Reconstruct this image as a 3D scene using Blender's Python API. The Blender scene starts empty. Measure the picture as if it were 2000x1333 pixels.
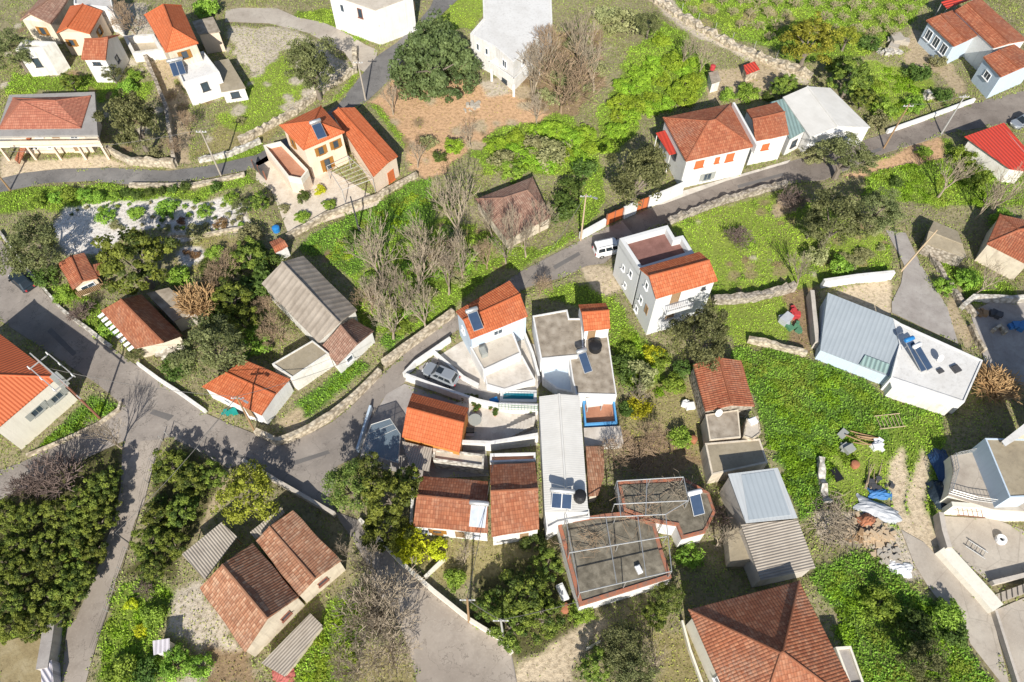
import bpy, math, random
import numpy as np
from mathutils import Vector
rad = math.radians
random.seed(7)
rng = np.random.default_rng(7)
sc = bpy.context.scene
COL = sc.collection

# ------------------------------------------------------------------ camera, sky, sun, exposure
FPX, DIP, CAMH = 1450.0, 57.2, 75.0            # focal length in photo pixels, degrees below horizon, height in m
cd = bpy.data.cameras.new('camera'); cam = bpy.data.objects.new('camera', cd); COL.objects.link(cam)
cam.location = (0, 0, CAMH); cam.rotation_euler = (rad(90 - DIP), 0, 0)
cd.sensor_width = 36; cd.lens = FPX / 2000 * 36; cd.clip_start = 0.5; cd.clip_end = 3000
sc.camera = cam
SUN_EL, SUN_AZ = 35.5, -0.5                      # shadows run away from the camera, a touch to the right
w = bpy.data.worlds.new('World'); sc.world = w; w.use_nodes = True
nt = w.node_tree; sky = nt.nodes.new('ShaderNodeTexSky'); sky.sky_type = 'NISHITA'; sky.sun_disc = False
sky.sun_elevation = rad(SUN_EL); sky.sun_rotation = rad(180 - SUN_AZ); sky.altitude = 100
nt.links.new(sky.outputs[0], nt.nodes['Background'].inputs[0]); nt.nodes['Background'].inputs[1].default_value = 0.092
sd = bpy.data.lights.new('sun', 'SUN'); sd.energy = 5.0; sd.angle = rad(0.53); sd.color = (1.0, 0.952, 0.865)
sun = bpy.data.objects.new('sun', sd); COL.objects.link(sun); sun.location = (0, -60, 90)
sdir = Vector((-math.sin(rad(SUN_AZ)) * math.cos(rad(SUN_EL)), math.cos(rad(SUN_AZ)) * math.cos(rad(SUN_EL)), -math.sin(rad(SUN_EL))))
sun.rotation_euler = sdir.to_track_quat('-Z', 'Y').to_euler()
sc.view_settings.view_transform = 'Standard'; sc.view_settings.look = 'None'
sc.view_settings.exposure = 0.38; sc.view_settings.gamma = 1
sc.cycles.max_bounces = 5; sc.cycles.transparent_max_bounces = 6

# ------------------------------------------------------------------ layout: photo survey point -> metres
_t = rad(DIP)
FW = Vector((0, math.cos(_t), -math.sin(_t))); UP = Vector((0, math.sin(_t), math.cos(_t)))
def P(u, v, z=0.0):
    d = FW + Vector((1, 0, 0)) * ((u - 1000) / FPX) - UP * ((v - 666.5) / FPX)
    s = (z - CAMH) / d.z
    return Vector((d.x * s, d.y * s, z))
def mpp(u, v, z=0.0):                           # metres per photo pixel at that spot
    return ((P(u, v, z) - Vector((0, 0, CAMH))).dot(FW)) / FPX

# ------------------------------------------------------------------ materials
MATS = {}
class NB:
    def __init__(s, name, rough=0.9):
        s.m = bpy.data.materials.new(name); s.m.use_nodes = True; s.t = s.m.node_tree
        s.b = s.t.nodes['Principled BSDF']; s.b.inputs['Roughness'].default_value = rough
        s.b.inputs['Specular IOR Level'].default_value = 0.25
        MATS[name] = s.m
    def n(s, kind, **kw):
        x = s.t.nodes.new('ShaderNode' + kind)
        for k, v in kw.items(): setattr(x, k, v)
        return x
    def l(s, a, b): s.t.links.new(a, b)
    def co(s, out='Object'): return s.n('TexCoord').outputs[out]
    def noise(s, vec, scale, detail=4, rough=0.6):
        x = s.n('TexNoise'); x.inputs['Scale'].default_value = scale; x.inputs['Detail'].default_value = detail
        x.inputs['Roughness'].default_value = rough; s.l(vec, x.inputs['Vector']); return x.outputs['Fac']
    def ramp(s, fac, stops):
        x = s.n('ValToRGB'); e = x.color_ramp.elements
        while len(e) < len(stops): e.new(0.5)
        for i, (p, c) in enumerate(stops): e[i].position = p; e[i].color = (*c, 1) if len(c) == 3 else c
        s.l(fac, x.inputs['Fac']); return x.outputs['Color']
    def mix(s, a, b, fac, mode='MIX'):
        x = s.n('Mix', data_type='RGBA', blend_type=mode)
        for val, i in ((a, 6), (b, 7)):
            if isinstance(val, tuple): x.inputs[i].default_value = (*val, 1)
            else: s.l(val, x.inputs[i])
        if isinstance(fac, (int, float)): x.inputs[0].default_value = fac
        else: s.l(fac, x.inputs[0])
        return x.outputs[2]
    def math(s, op, a, b=None):
        x = s.n('Math', operation=op)
        for val, i in ((a, 0), (b, 1)):
            if val is None: continue
            if isinstance(val, (int, float)): x.inputs[i].default_value = val
            else: s.l(val, x.inputs[i])
        return x.outputs[0]
    def out(s, col): 
        if isinstance(col, tuple): s.b.inputs['Base Color'].default_value = (*col, 1)
        else: s.l(col, s.b.inputs['Base Color'])
    def bump(s, h, dist=0.03, strength=1.0):
        x = s.n('Bump'); x.inputs['Distance'].default_value = dist; x.inputs['Strength'].default_value = strength
        s.l(h, x.inputs['Height']); s.l(x.outputs[0], s.b.inputs['Normal'])

def sc3(c, k): return tuple(min(0.95, x * k) for x in c)
def plaster(name, c, dirt=0.25, dc=None, scale=0.7):
    b = NB(name, 0.92); v = b.co(); dc = dc or sc3(c, 0.62)
    n1 = b.noise(v, scale, 6, 0.65); n2 = b.noise(v, scale * 9, 3)
    f = b.ramp(n1, [(0.42, (0, 0, 0)), (0.72, (1, 1, 1))])
    mp = b.n('Mapping'); mp.inputs['Scale'].default_value = (3.0, 3.0, 0.22); b.l(v, mp.inputs['Vector'])
    st = b.ramp(b.noise(mp.outputs[0], 1.0, 4, 0.6), [(0.50, (0, 0, 0)), (0.75, (1, 1, 1))])
    k = b.mix(c, dc, b.math('MULTIPLY', f, dirt)); k = b.mix(k, sc3(dc, .85), b.math('MULTIPLY', st, min(.6, .18 + dirt * .6)))
    b.out(k); b.bump(n2, 0.012)
    return b.m
def stone(name, c1, c2, scale=2.6, mortar=None):
    b = NB(name, 0.95); v = b.co(); vo = b.n('TexVoronoi'); vo.inputs['Scale'].default_value = scale; b.l(v, vo.inputs['Vector'])
    r = b.ramp(b.math('FRACT', b.math('MULTIPLY', vo.outputs['Color'], 3.7)), [(0, c1), (1, c2)])
    e = b.ramp(vo.outputs['Distance'], [(0.35, (1, 1, 1)), (0.75, (0.45, 0.42, 0.38))])
    n = b.noise(v, 0.8, 5)
    c = b.mix(b.mix(r, e, 1.0, 'MULTIPLY'), sc3(c1, 0.6), b.math('MULTIPLY', n, 0.5))
    b.out(c); b.bump(b.math('SUBTRACT', 1, vo.outputs['Distance']), 0.10); return b.m
def tile(name, c1, c2, c3, age=0.35, pu=0.27, pv=0.42, dark=(0.07, 0.05, 0.04)):
    b = NB(name, 0.85); uv = b.n('UVMap').outputs[0]; s = b.n('SeparateXYZ'); b.l(uv, s.inputs[0])
    tu = b.math('DIVIDE', s.outputs[0], pu); tv = b.math('DIVIDE', s.outputs[1], pv)
    cx = b.n('CombineXYZ'); b.l(b.math('FLOOR', tu), cx.inputs[0]); b.l(b.math('FLOOR', tv), cx.inputs[1])
    wn = b.n('TexWhiteNoise', noise_dimensions='3D'); b.l(cx.outputs[0], wn.inputs[0])
    base = b.ramp(wn.outputs['Value'], [(0.0, c1), (0.55, c2), (1.0, c3)])
    n1 = b.noise(b.co(), 0.55, 7, 0.7); n2 = b.noise(b.co(), 3.2, 4, 0.7)
    f = b.ramp(n1, [(0.40, (0, 0, 0)), (0.75, (1, 1, 1))])
    c = b.mix(base, dark, b.math('MULTIPLY', b.math('MULTIPLY', f, n2), age * 1.9))
    n3 = b.noise(b.co(), 0.23, 5, 0.65); n4 = b.noise(b.co(), 5.0, 3, 0.7)
    li = b.math('MULTIPLY', b.ramp(n3, [(0.45, (0, 0, 0)), (0.68, (1, 1, 1))]), b.ramp(n4, [(0.40, (0, 0, 0)), (0.62, (1, 1, 1))]))
    c = b.mix(c, sc3((0.40, 0.31, 0.235), 1.0 if age > .2 else .9), b.math('MULTIPLY', li, min(.75, age * 1.5)))
    fr = b.math('FRACT', tv)
    seam = b.math('GREATER_THAN', fr, 0.84)
    fu = b.math('ABSOLUTE', b.math('SUBTRACT', b.math('FRACT', tu), 0.5))
    gap = b.math('GREATER_THAN', fu, 0.42)
    c = b.mix(c, sc3(c1, 0.42), b.math('MULTIPLY', b.math('MAXIMUM', seam, gap), 0.40)); b.out(c)
    h = b.math('ADD', b.math('COSINE', b.math('MULTIPLY', fu, 3.14159)), b.math('MULTIPLY', fr, 0.9))
    b.bump(h, 0.035); return b.m
def corrug(name, c, c2, pu=0.35, rough=0.55, metal=0.0, dirt=0.5, dist=0.05, sc_=0.6, lines=0.55):
    b = NB(name, rough); uv = b.n('UVMap').outputs[0]; s = b.n('SeparateXYZ'); b.l(uv, s.inputs[0])
    h = b.math('SINE', b.math('MULTIPLY', s.outputs[0], 6.28318 / pu))
    n1 = b.noise(b.co(), sc_, 6, 0.65); f = b.ramp(n1, [(0.38, (0, 0, 0)), (0.72, (1, 1, 1))])
    c_ = b.mix(c, c2, b.math('MULTIPLY', f, dirt))
    c_ = b.mix(c_, sc3(c2, 0.55), b.math('MULTIPLY', b.math('LESS_THAN', h, -0.55), lines)); b.out(c_)
    b.b.inputs['Metallic'].default_value = metal; b.bump(h, dist); return b.m
def ground_like(name, c1, c2, c3, s1=0.12, s2=2.5, bump=0.03, cracks=0.0):
    b = NB(name, 0.95); v = b.co()
    n1 = b.noise(v, s1, 6, 0.62); n2 = b.noise(v, s2, 5, 0.7); n3 = b.noise(v, s2 * 7, 2)
    c = b.ramp(n1, [(0.32, c1), (0.5, c2), (0.70, c3)])
    c = b.mix(c, sc3(c1, 0.6), b.math('MULTIPLY', b.ramp(n2, [(0.5, (0, 0, 0)), (0.8, (1, 1, 1))]), 0.55))
    c = b.mix(c, sc3(c3, 1.25), b.math('MULTIPLY', b.ramp(n3, [(0.55, (0, 0, 0)), (0.8, (1, 1, 1))]), 0.35))
    if name.startswith('asph'):
        n5 = b.noise(v, 0.30, 5, 0.6); line = b.math('LESS_THAN', b.math('ABSOLUTE', b.math('SUBTRACT', n5, 0.5)), 0.0045)
        c = b.mix(c, sc3(c1, 0.45), b.math('MULTIPLY', line, 0.55)); n6 = b.noise(v, 0.055, 3, 0.5)
        c = b.mix(c, sc3(c1, 0.72), b.ramp(n6, [(0.48, (0, 0, 0)), (0.68, (.5, .5, .5))]))
    if cracks:
        vo = b.n('TexVoronoi', feature='DISTANCE_TO_EDGE'); vo.inputs['Scale'].default_value = 0.22
        wv = b.n('Mix', data_type='VECTOR'); nn = b.n('TexNoise'); nn.inputs['Scale'].default_value = 0.7; b.l(v, nn.inputs['Vector'])
        wv.inputs[0].default_value = 0.35; b.l(v, wv.inputs[4]); b.l(nn.outputs['Color'], wv.inputs[5])
        b.l(v, vo.inputs['Vector'])
        c = b.mix(c, sc3(c1, 0.55), b.math('MULTIPLY', b.math('LESS_THAN', vo.outputs['Distance'], 0.008), cracks * 0.5))
    b.out(c); b.bump(n2, bump); return b.m
def plain(name, c, rough=0.7, metal=0.0, var=0.25, scale=3.0):
    b = NB(name, rough); n = b.noise(b.co(), scale, 4)
    b.out(b.mix(c, sc3(c, 0.6), b.math('MULTIPLY', n, var * 2))); b.b.inputs['Metallic'].default_value = metal; return b.m
def leafmat(name, transl=0.25, rough=0.6):
    b = NB(name, rough); a = b.n('VertexColor', layer_name='Col')
    oi = b.n('ObjectInfo'); hsv = b.n('HueSaturation')
    b.l(b.math('ADD', b.math('MULTIPLY', oi.outputs['Random'], 0.04), 0.48), hsv.inputs['Hue'])
    b.l(b.math('ADD', b.math('MULTIPLY', oi.outputs['Random'], 0.4), 0.82), hsv.inputs['Value'])
    b.l(a.outputs['Color'], hsv.inputs['Color']); b.out(hsv.outputs[0])
    if transl:
        tr = b.n('BsdfTranslucent'); b.l(hsv.outputs[0], tr.inputs[0]); mx = b.n('MixShader'); mx.inputs[0].default_value = transl
        o = b.t.nodes['Material Output']; b.l(b.b.outputs[0], mx.inputs[1]); b.l(tr.outputs[0], mx.inputs[2]); b.l(mx.outputs[0], o.inputs[0])
    return b.m

plaster('white', (0.72, 0.71, 0.69), 0.4, (0.50, 0.47, 0.42))
plaster('whiteold', (0.72, 0.70, 0.65), 0.55, (0.42, 0.38, 0.32), 0.9)
plaster('cream', (0.72, 0.59, 0.47), 0.25, (0.55, 0.44, 0.31))
plaster('creamold', (0.66, 0.58, 0.46), 0.6, (0.38, 0.31, 0.24), 0.8)
plaster('pale', (0.74, 0.70, 0.60), 0.25, (0.56, 0.50, 0.42))
plaster('bluewhite', (0.50, 0.59, 0.68), 0.2, (0.40, 0.47, 0.55))
plaster('greywhite', (0.64, 0.64, 0.63), 0.2, (0.56, 0.56, 0.55))
plaster('concwall', (0.52, 0.47, 0.41), 0.5, (0.34, 0.30, 0.26))
plaster('orangewall', (0.60, 0.24, 0.06), 0.3)
plaster('bluewall', (0.10, 0.32, 0.60), 0.2)
plaster('coping', (0.40, 0.145, 0.08), 1.0, (0.20, 0.15, 0.12), 2.2)
plaster('whiteroof', (0.66, 0.65, 0.63), 0.6, (0.48, 0.46, 0.43), 0.35)
plaster('greyroof', (0.52, 0.50, 0.48), 0.45, (0.36, 0.34, 0.31), 0.5)
stone('stonew', (0.50, 0.44, 0.36), (0.36, 0.32, 0.27))
stone('stonepale', (0.66, 0.58, 0.45), (0.50, 0.42, 0.31), 2.2)
stone('stonewhite', (0.72, 0.69, 0.62), (0.55, 0.51, 0.45), 2.2)
tile('t_orange', (0.48, 0.12, 0.045), (0.56, 0.155, 0.06), (0.62, 0.20, 0.085), 0.18)
tile('t_bright', (0.54, 0.135, 0.05), (0.58, 0.155, 0.06), (0.62, 0.18, 0.075), 0.06)
tile('t_red', (0.34, 0.10, 0.05), (0.42, 0.14, 0.07), (0.48, 0.19, 0.10), 0.36)
tile('t_brown', (0.30, 0.10, 0.05), (0.38, 0.14, 0.07), (0.46, 0.20, 0.11), 0.40)
tile('t_old', (0.31, 0.135, 0.075), (0.41, 0.20, 0.115), (0.51, 0.31, 0.20), 0.42)
tile('t_salmon', (0.36, 0.13, 0.085), (0.42, 0.16, 0.10), (0.47, 0.20, 0.13), 0.12)
tile('t_dull', (0.28, 0.155, 0.11), (0.35, 0.20, 0.145), (0.41, 0.27, 0.20), 0.35)
corrug('c_grey', (0.40, 0.345, 0.285), (0.24, 0.20, 0.16), 0.85, 0.9, 0, 0.9, 0.012, 0.5, 0.3)
corrug('c_white', (0.66, 0.64, 0.60), (0.50, 0.48, 0.44), 0.25, 0.8, 0, 0.6, 0.004, 0.5, 0.08)
corrug('c_blue', (0.36, 0.40, 0.43), (0.28, 0.32, 0.35), 0.5, 0.5, 0.0, 0.5, 0.006, 0.4, 0.2)
corrug('c_orange', (0.60, 0.15, 0.06), (0.50, 0.12, 0.05), 0.36, 0.6, 0, 0.5, 0.02, 0.5, 0.4)
corrug('c_red', (0.58, 0.065, 0.04), (0.48, 0.06, 0.045), 0.5, 0.5, 0, 0.4)
corrug('c_lean', (0.42, 0.37, 0.31), (0.27, 0.23, 0.19), 0.26, 0.8, 0, 0.8, 0.025, 0.6, 0.5)
corrug('c_pale', (0.62, 0.58, 0.62), (0.48, 0.45, 0.46), 0.4, 0.6)
corrug('c_green', (0.30, 0.42, 0.40), (0.22, 0.30, 0.28), 0.5, 0.5, 0, 0.6)
corrug('c_light', (0.47, 0.49, 0.50), (0.36, 0.38, 0.39), 0.4, 0.5, 0.0, 0.5, 0.006, 0.5, 0.12)
corrug('plank', (0.36, 0.24, 0.13), (0.24, 0.15, 0.08), 0.2, 0.8)
ground_like('asphalt', (0.215, 0.188, 0.164), (0.285, 0.25, 0.22), (0.37, 0.327, 0.287), 0.16, 0.55, 0.01)
ground_like('asphalttan', (0.28, 0.235, 0.195), (0.37, 0.32, 0.27), (0.47, 0.41, 0.35), 0.17, 0.6, 0.01)
ground_like('asphaltbrown', (0.165, 0.138, 0.118), (0.215, 0.183, 0.158), (0.275, 0.238, 0.205), 0.2, 0.6, 0.01)
ground_like('repair', (0.13, 0.12, 0.115), (0.155, 0.145, 0.138), (0.18, 0.17, 0.16), 0.3, 1.2, 0.01)
ground_like('roofdark', (0.09, 0.078, 0.058), (0.165, 0.145, 0.11), (0.27, 0.24, 0.185), 1.0, 2.4, 0.02)
ground_like('terrabrown', (0.17, 0.085, 0.07), (0.21, 0.105, 0.088), (0.25, 0.13, 0.11), 0.8, 4, 0.005)
plaster('greyrim', (0.34, 0.32, 0.30), 0.6, (0.22, 0.20, 0.185), 0.5)
ground_like('asphaltdark', (0.14, 0.134, 0.13), (0.185, 0.177, 0.17), (0.26, 0.245, 0.23), 0.18, 0.6, 0.01)
ground_like('concrete', (0.34, 0.29, 0.24), (0.42, 0.37, 0.31), (0.50, 0.45, 0.38), 0.2, 1.4, 0.01, 0.5)
ground_like('rooft', (0.20, 0.165, 0.125), (0.32, 0.27, 0.21), (0.47, 0.41, 0.335), 1.3, 2.6, 0.02)
ground_like('roofbrown', (0.25, 0.21, 0.15), (0.32, 0.27, 0.19), (0.38, 0.33, 0.25), 0.35, 2.2, 0.02)
ground_like('rooftan', (0.44, 0.38, 0.31), (0.52, 0.46, 0.38), (0.60, 0.54, 0.46), 0.35, 1.8, 0.01)
ground_like('patio', (0.46, 0.41, 0.35), (0.56, 0.51, 0.45), (0.66, 0.61, 0.55), 0.6, 2.0, 0.005)
ground_like('pavedcream', (0.50, 0.42, 0.33), (0.60, 0.52, 0.42), (0.68, 0.60, 0.50), 0.8, 2.5, 0.02)
ground_like('gravelw', (0.52, 0.48, 0.44), (0.62, 0.58, 0.54), (0.70, 0.66, 0.62), 0.3, 3.0, 0.04)
ground_like('track', (0.40, 0.33, 0.24), (0.48, 0.41, 0.31), (0.56, 0.50, 0.40), 0.3, 2.0, 0.04)
ground_like('terracotta', (0.38, 0.17, 0.10), (0.44, 0.21, 0.13), (0.50, 0.26, 0.17), 0.5, 3.0, 0.005)
ground_like('drygrass', (0.22, 0.17, 0.09), (0.30, 0.24, 0.13), (0.38, 0.32, 0.20), 0.5, 3.0, 0.05)
ground_like('slab', (0.28, 0.25, 0.23), (0.345, 0.315, 0.29), (0.41, 0.38, 0.35), 0.4, 1.4, 0.005)
leafmat('leaf'); leafmat('blade', 0.2, 0.8)
plain('bark', (0.24, 0.20, 0.16), 0.95, 0, 0.4, 6); plain('barkpale', (0.42, 0.37, 0.30), 0.95, 0, 0.3, 5)
plain('twiggrey', (0.37, 0.305, 0.225), 0.95); plain('twigbrown', (0.36, 0.26, 0.17), 0.95); plain('twigorch', (0.42, 0.35, 0.22), 0.95); plain('twigpurple', (0.19, 0.14, 0.12), 0.95)
plain('twiggold', (0.48, 0.31, 0.15), 0.95)
plain('steel', (0.55, 0.55, 0.54), 0.45, 0.6, 0.2); plain('galv', (0.50, 0.49, 0.47), 0.6, 0.2, 0.3); plain('rust', (0.28, 0.12, 0.08), 0.8)
plain('wood', (0.34, 0.22, 0.12), 0.8, 0, 0.3, 5); plain('woodpale', (0.55, 0.42, 0.28), 0.85, 0, 0.3, 5); plain('shutter', (0.36, 0.17, 0.04), 0.6)
plain('greyshutter', (0.36, 0.37, 0.34), 0.6); plain('redpaint', (0.50, 0.06, 0.065), 0.6); plain('fadedred', (0.45, 0.14, 0.12), 0.8); plain('orangepaint', (0.60, 0.17, 0.06), 0.7)
plain('black', (0.02, 0.02, 0.022), 0.5); plain('rubber', (0.025, 0.025, 0.025), 0.8); plain('darkmetal', (0.08, 0.08, 0.085), 0.5)
plain('blueplastic', (0.03, 0.22, 0.55), 0.4); plain('bluetarp', (0.06, 0.20, 0.45), 0.5); plain('shadedblue', (0.03, 0.07, 0.16), 0.5); plain('greytarp', (0.50, 0.52, 0.55), 0.5, 0, 0.4, 1.5)
plain('whiteplastic', (0.78, 0.78, 0.78), 0.4, 0, 0.1); plain('terrapot', (0.42, 0.17, 0.09), 0.8); plain('yellow', (0.75, 0.50, 0.03), 0.5)
plain('greenpaint', (0.10, 0.24, 0.14), 0.6); plain('tealnet', (0.02, 0.30, 0.26), 0.7); plain('wire', (0.16, 0.15, 0.14), 0.6)
plain('silverpaint', (0.42, 0.45, 0.48), 0.3, 0.5, 0.05); plain('whitepaint', (0.80, 0.80, 0.80), 0.3, 0, 0.04); plain('darkpaint', (0.035, 0.05, 0.065), 0.25, 0.3, 0.1)
plain('soil', (0.22, 0.13, 0.08), 0.95, 0, 0.4, 4); plain('stonegrain', (0.48, 0.43, 0.36), 0.95, 0, 0.4, 2)
for nm, c, r in (('glass', (0.035, 0.05, 0.065), 0.12), ('carglass', (0.015, 0.02, 0.025), 0.08), ('solar', (0.03, 0.05, 0.09), 0.15), ('solarpale', (0.34, 0.37, 0.42), 0.25), ('water', (0.008, 0.10, 0.14), 0.06)):
    b = NB(nm, r); b.b.inputs['Specular IOR Level'].default_value = 0.5; n_ = b.noise(b.co(), 1.5, 2); b.out(b.mix(c, sc3(c, 1.7), n_))
b = NB('sheetglass', 0.2); b.out((0.20, 0.26, 0.31)); b.b.inputs['Alpha'].default_value = 0.5; b.b.inputs['Roughness'].default_value = 0.5; b.b.inputs['Specular IOR Level'].default_value = 0.5

# ------------------------------------------------------------------ mesh builder
def vec(p): return p if isinstance(p, Vector) else Vector(p)
class MB:
    def __init__(s): s.v, s.f, s.m, s.uv = [], [], [], []
    def face(s, pts, mat=0, uv=None):
        i = len(s.v); s.v += [tuple(p) for p in pts]; s.f.append(list(range(i, i + len(pts)))); s.m.append(mat)
        s.uv.append(uv or [(p[0] * 0.7071 + p[1] * 0.7071, p[2]) for p in pts])
    def prism(s, poly, z0, z1, mat=0, top=None, bottom=True):
        n = len(poly)
        for i in range(n):
            a, b = poly[i], poly[(i + 1) % n]
            L = math.hypot(b[0] - a[0], b[1] - a[1])
            s.face([(a[0], a[1], z0), (b[0], b[1], z0), (b[0], b[1], z1), (a[0], a[1], z1)], mat, [(0, z0), (L, z0), (L, z1), (0, z1)])
        s.face([(p[0], p[1], z1) for p in poly], mat if top is None else top, [(p[0], p[1]) for p in poly])
        if bottom: s.face([(p[0], p[1], z0) for p in reversed(poly)], mat, [(p[0], p[1]) for p in reversed(poly)])
    def slab(s, pts, th, e0, e1, mat=0):         # sloping slab, uv measured along e0->e1 and down the slope
        pts = [vec(p) for p in pts]; a = vec(e0); e = (vec(e1) - a).normalized()
        nrm = (pts[1] - pts[0]).cross(pts[2] - pts[0]).normalized()
        d = e.cross(nrm).normalized()
        uv = [((p - a).dot(e) + 50, (p - a).dot(d) + 50) for p in pts]
        s.face(pts, mat, uv); lo = [p - Vector((0, 0, th)) for p in pts]
        s.face(list(reversed(lo)), mat, list(reversed(uv)))
        n = len(pts)
        for i in range(n):
            j = (i + 1) % n; s.face([pts[i], lo[i], lo[j], pts[j]], mat, [uv[i], uv[i], uv[j], uv[j]])
    def sagslab(s, A, B, C, D, th, sag, seed, mat=0):   # A-B eave, D-C ridge; slightly uneven old slope
        A, B, C, D = map(vec, (A, B, C, D)); e = (B - A).normalized(); nr = (B - A).cross(D - A).normalized(); d = e.cross(nr).normalized(); N, M = 10, 5; g = random.Random(seed)
        ph = [g.uniform(0, 6.28) for _ in range(4)]; G = {}
        for i in range(N + 1):
            for j in range(M + 1):
                u, v = i / N, j / M; p = A.lerp(B, u).lerp(D.lerp(C, u), v)
                z = -sag * math.sin(math.pi * u) * (.5 + .5 * v) + sag * .35 * math.sin(7 * u + ph[0]) * math.sin(3 * v + ph[1]) + (sag * .25 * g.uniform(-1, 1) if 0 < i < N and j < M else 0)
                q = p + d * (sag * .5 * math.sin(9 * u + ph[2]) if j == 0 else 0); G[i, j] = (Vector((q.x, q.y, q.z + z)), ((p - A).dot(e) + 50, (p - A).dot(d) + 50))
        for i in range(N):
            for j in range(M):
                c = [G[i, j], G[i + 1, j], G[i + 1, j + 1], G[i, j + 1]]; s.face([k[0] for k in c], mat, [k[1] for k in c])
        lo = lambda p: Vector((p.x, p.y, p.z - th - sag * .9))
        ring = [G[i, 0] for i in range(N + 1)] + [G[N, j] for j in range(1, M + 1)] + [G[i, M] for i in range(N - 1, -1, -1)] + [G[0, j] for j in range(M - 1, 0, -1)]
        for a, b in zip(ring, ring[1:] + ring[:1]): s.face([a[0], lo(a[0]), lo(b[0]), b[0]], mat, [a[1], a[1], b[1], b[1]])
        s.face([lo(p) for p in (A, D, C, B)], mat)
        return [G[i, M][0] for i in range(N + 1)]
    def box(s, c, size, rz=0.0, mat=0, tilt=None):
        cx, cy, cz = c; x, y, z = (k / 2 for k in size); ca, sa = math.cos(rz), math.sin(rz)
        def T(a, b_, c_): return (cx + a * ca - b_ * sa, cy + a * sa + b_ * ca, cz + c_)
        q = [T(*p) for p in ((-x, -y, -z), (x, -y, -z), (x, y, -z), (-x, y, -z), (-x, -y, z), (x, -y, z), (x, y, z), (-x, y, z))]
        for f in ((0, 3, 2, 1), (4, 5, 6, 7), (0, 1, 5, 4), (1, 2, 6, 5), (2, 3, 7, 6), (3, 0, 4, 7)): s.face([q[k] for k in f], mat)
    def obox(s, o, ex, ey, ez, mat=0):           # box from a corner and three edge vectors
        o, ex, ey, ez = map(vec, (o, ex, ey, ez))
        q = [o, o + ex, o + ex + ey, o + ey]; q += [p + ez for p in q]
        for f in ((0, 3, 2, 1), (4, 5, 6, 7), (0, 1, 5, 4), (1, 2, 6, 5), (2, 3, 7, 6), (3, 0, 4, 7)): s.face([q[k] for k in f], mat)
    def tube(s, pts, r, n=6, mat=0, cap=True):
        pts = [vec(p) for p in pts]; rs = r if isinstance(r, (list, tuple)) else [r] * len(pts); rings = []
        for i, p in enumerate(pts):
            d = (pts[min(i + 1, len(pts) - 1)] - pts[max(i - 1, 0)]).normalized()
            a = d.cross(Vector((0, 0, 1)) if abs(d.z) < 0.9 else Vector((1, 0, 0))).normalized(); b_ = d.cross(a)
            rings.append([p + (a * math.cos(k * 2 * math.pi / n) + b_ * math.sin(k * 2 * math.pi / n)) * rs[i] for k in range(n)])
        i0 = len(s.v)
        for rg in rings: s.v += [tuple(p) for p in rg]
        for i in range(len(pts) - 1):
            for k in range(n):
                s.f.append([i0 + i * n + k, i0 + i * n + (k + 1) % n, i0 + (i + 1) * n + (k + 1) % n, i0 + (i + 1) * n + k]); s.m.append(mat); s.uv.append([(0, 0)] * 4)
        if cap:
            for rg in (rings[0], rings[-1]): s.face(rg, mat)
    def lathe(s, c, prof, n=12, mat=0):          # prof: (radius, z)
        for (r0, z0), (r1, z1) in zip(prof, prof[1:]):
            for k in range(n):
                a, b_ = 2 * math.pi * k / n, 2 * math.pi * (k + 1) / n
                q = lambda r, t, z: (c[0] + r * math.cos(t), c[1] + r * math.sin(t), c[2] + z)
                s.face([q(r0, a, z0), q(r0, b_, z0), q(r1, b_, z1), q(r1, a, z1)] if r1 > 0 else [q(r0, a, z0), q(r0, b_, z0), q(0, 0, z1)], mat)
    def build(s, name, mats, parent=None, smooth=False, origin=None):
        off = Vector(origin) if origin is not None else Vector((0, 0, 0))
        if parent is not None:
            r = parent
            while r.parent: r = r.parent
            off = r.location
        me = bpy.data.meshes.new(name); me.from_pydata([(p[0] - off[0], p[1] - off[1], p[2] - off[2]) for p in s.v], [], s.f)
        for mt in ([mats] if isinstance(mats, str) else mats): me.materials.append(MATS[mt])
        me.polygons.foreach_set('material_index', s.m)
        ul = me.uv_layers.new(name='UVMap'); ul.data.foreach_set('uv', [c for f in s.uv for p in f for c in p])
        if smooth: me.polygons.foreach_set('use_smooth', [True] * len(s.f))
        o = bpy.data.objects.new(name, me); COL.objects.link(o)
        if parent is not None: o.parent = parent
        else: o.location = off
        return o
def tag(o, label, cat, group=None):
    o['label'] = label; o['category'] = cat
    if group: o['group'] = group
    return o
def thing(name, label, cat, loc, group=None):
    o = bpy.data.objects.new(name, None); o.empty_display_size = 0.5; COL.objects.link(o); o.location = loc
    return tag(o, label, cat, group)
def solo(name, mb, mats, label, cat, loc, group=None, smooth=False):
    return tag(mb.build(name, mats, None, smooth, loc), label, cat, group)
def struct(o): o['kind'] = 'structure'; return o
def stuff(o): o['kind'] = 'stuff'; return o

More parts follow.
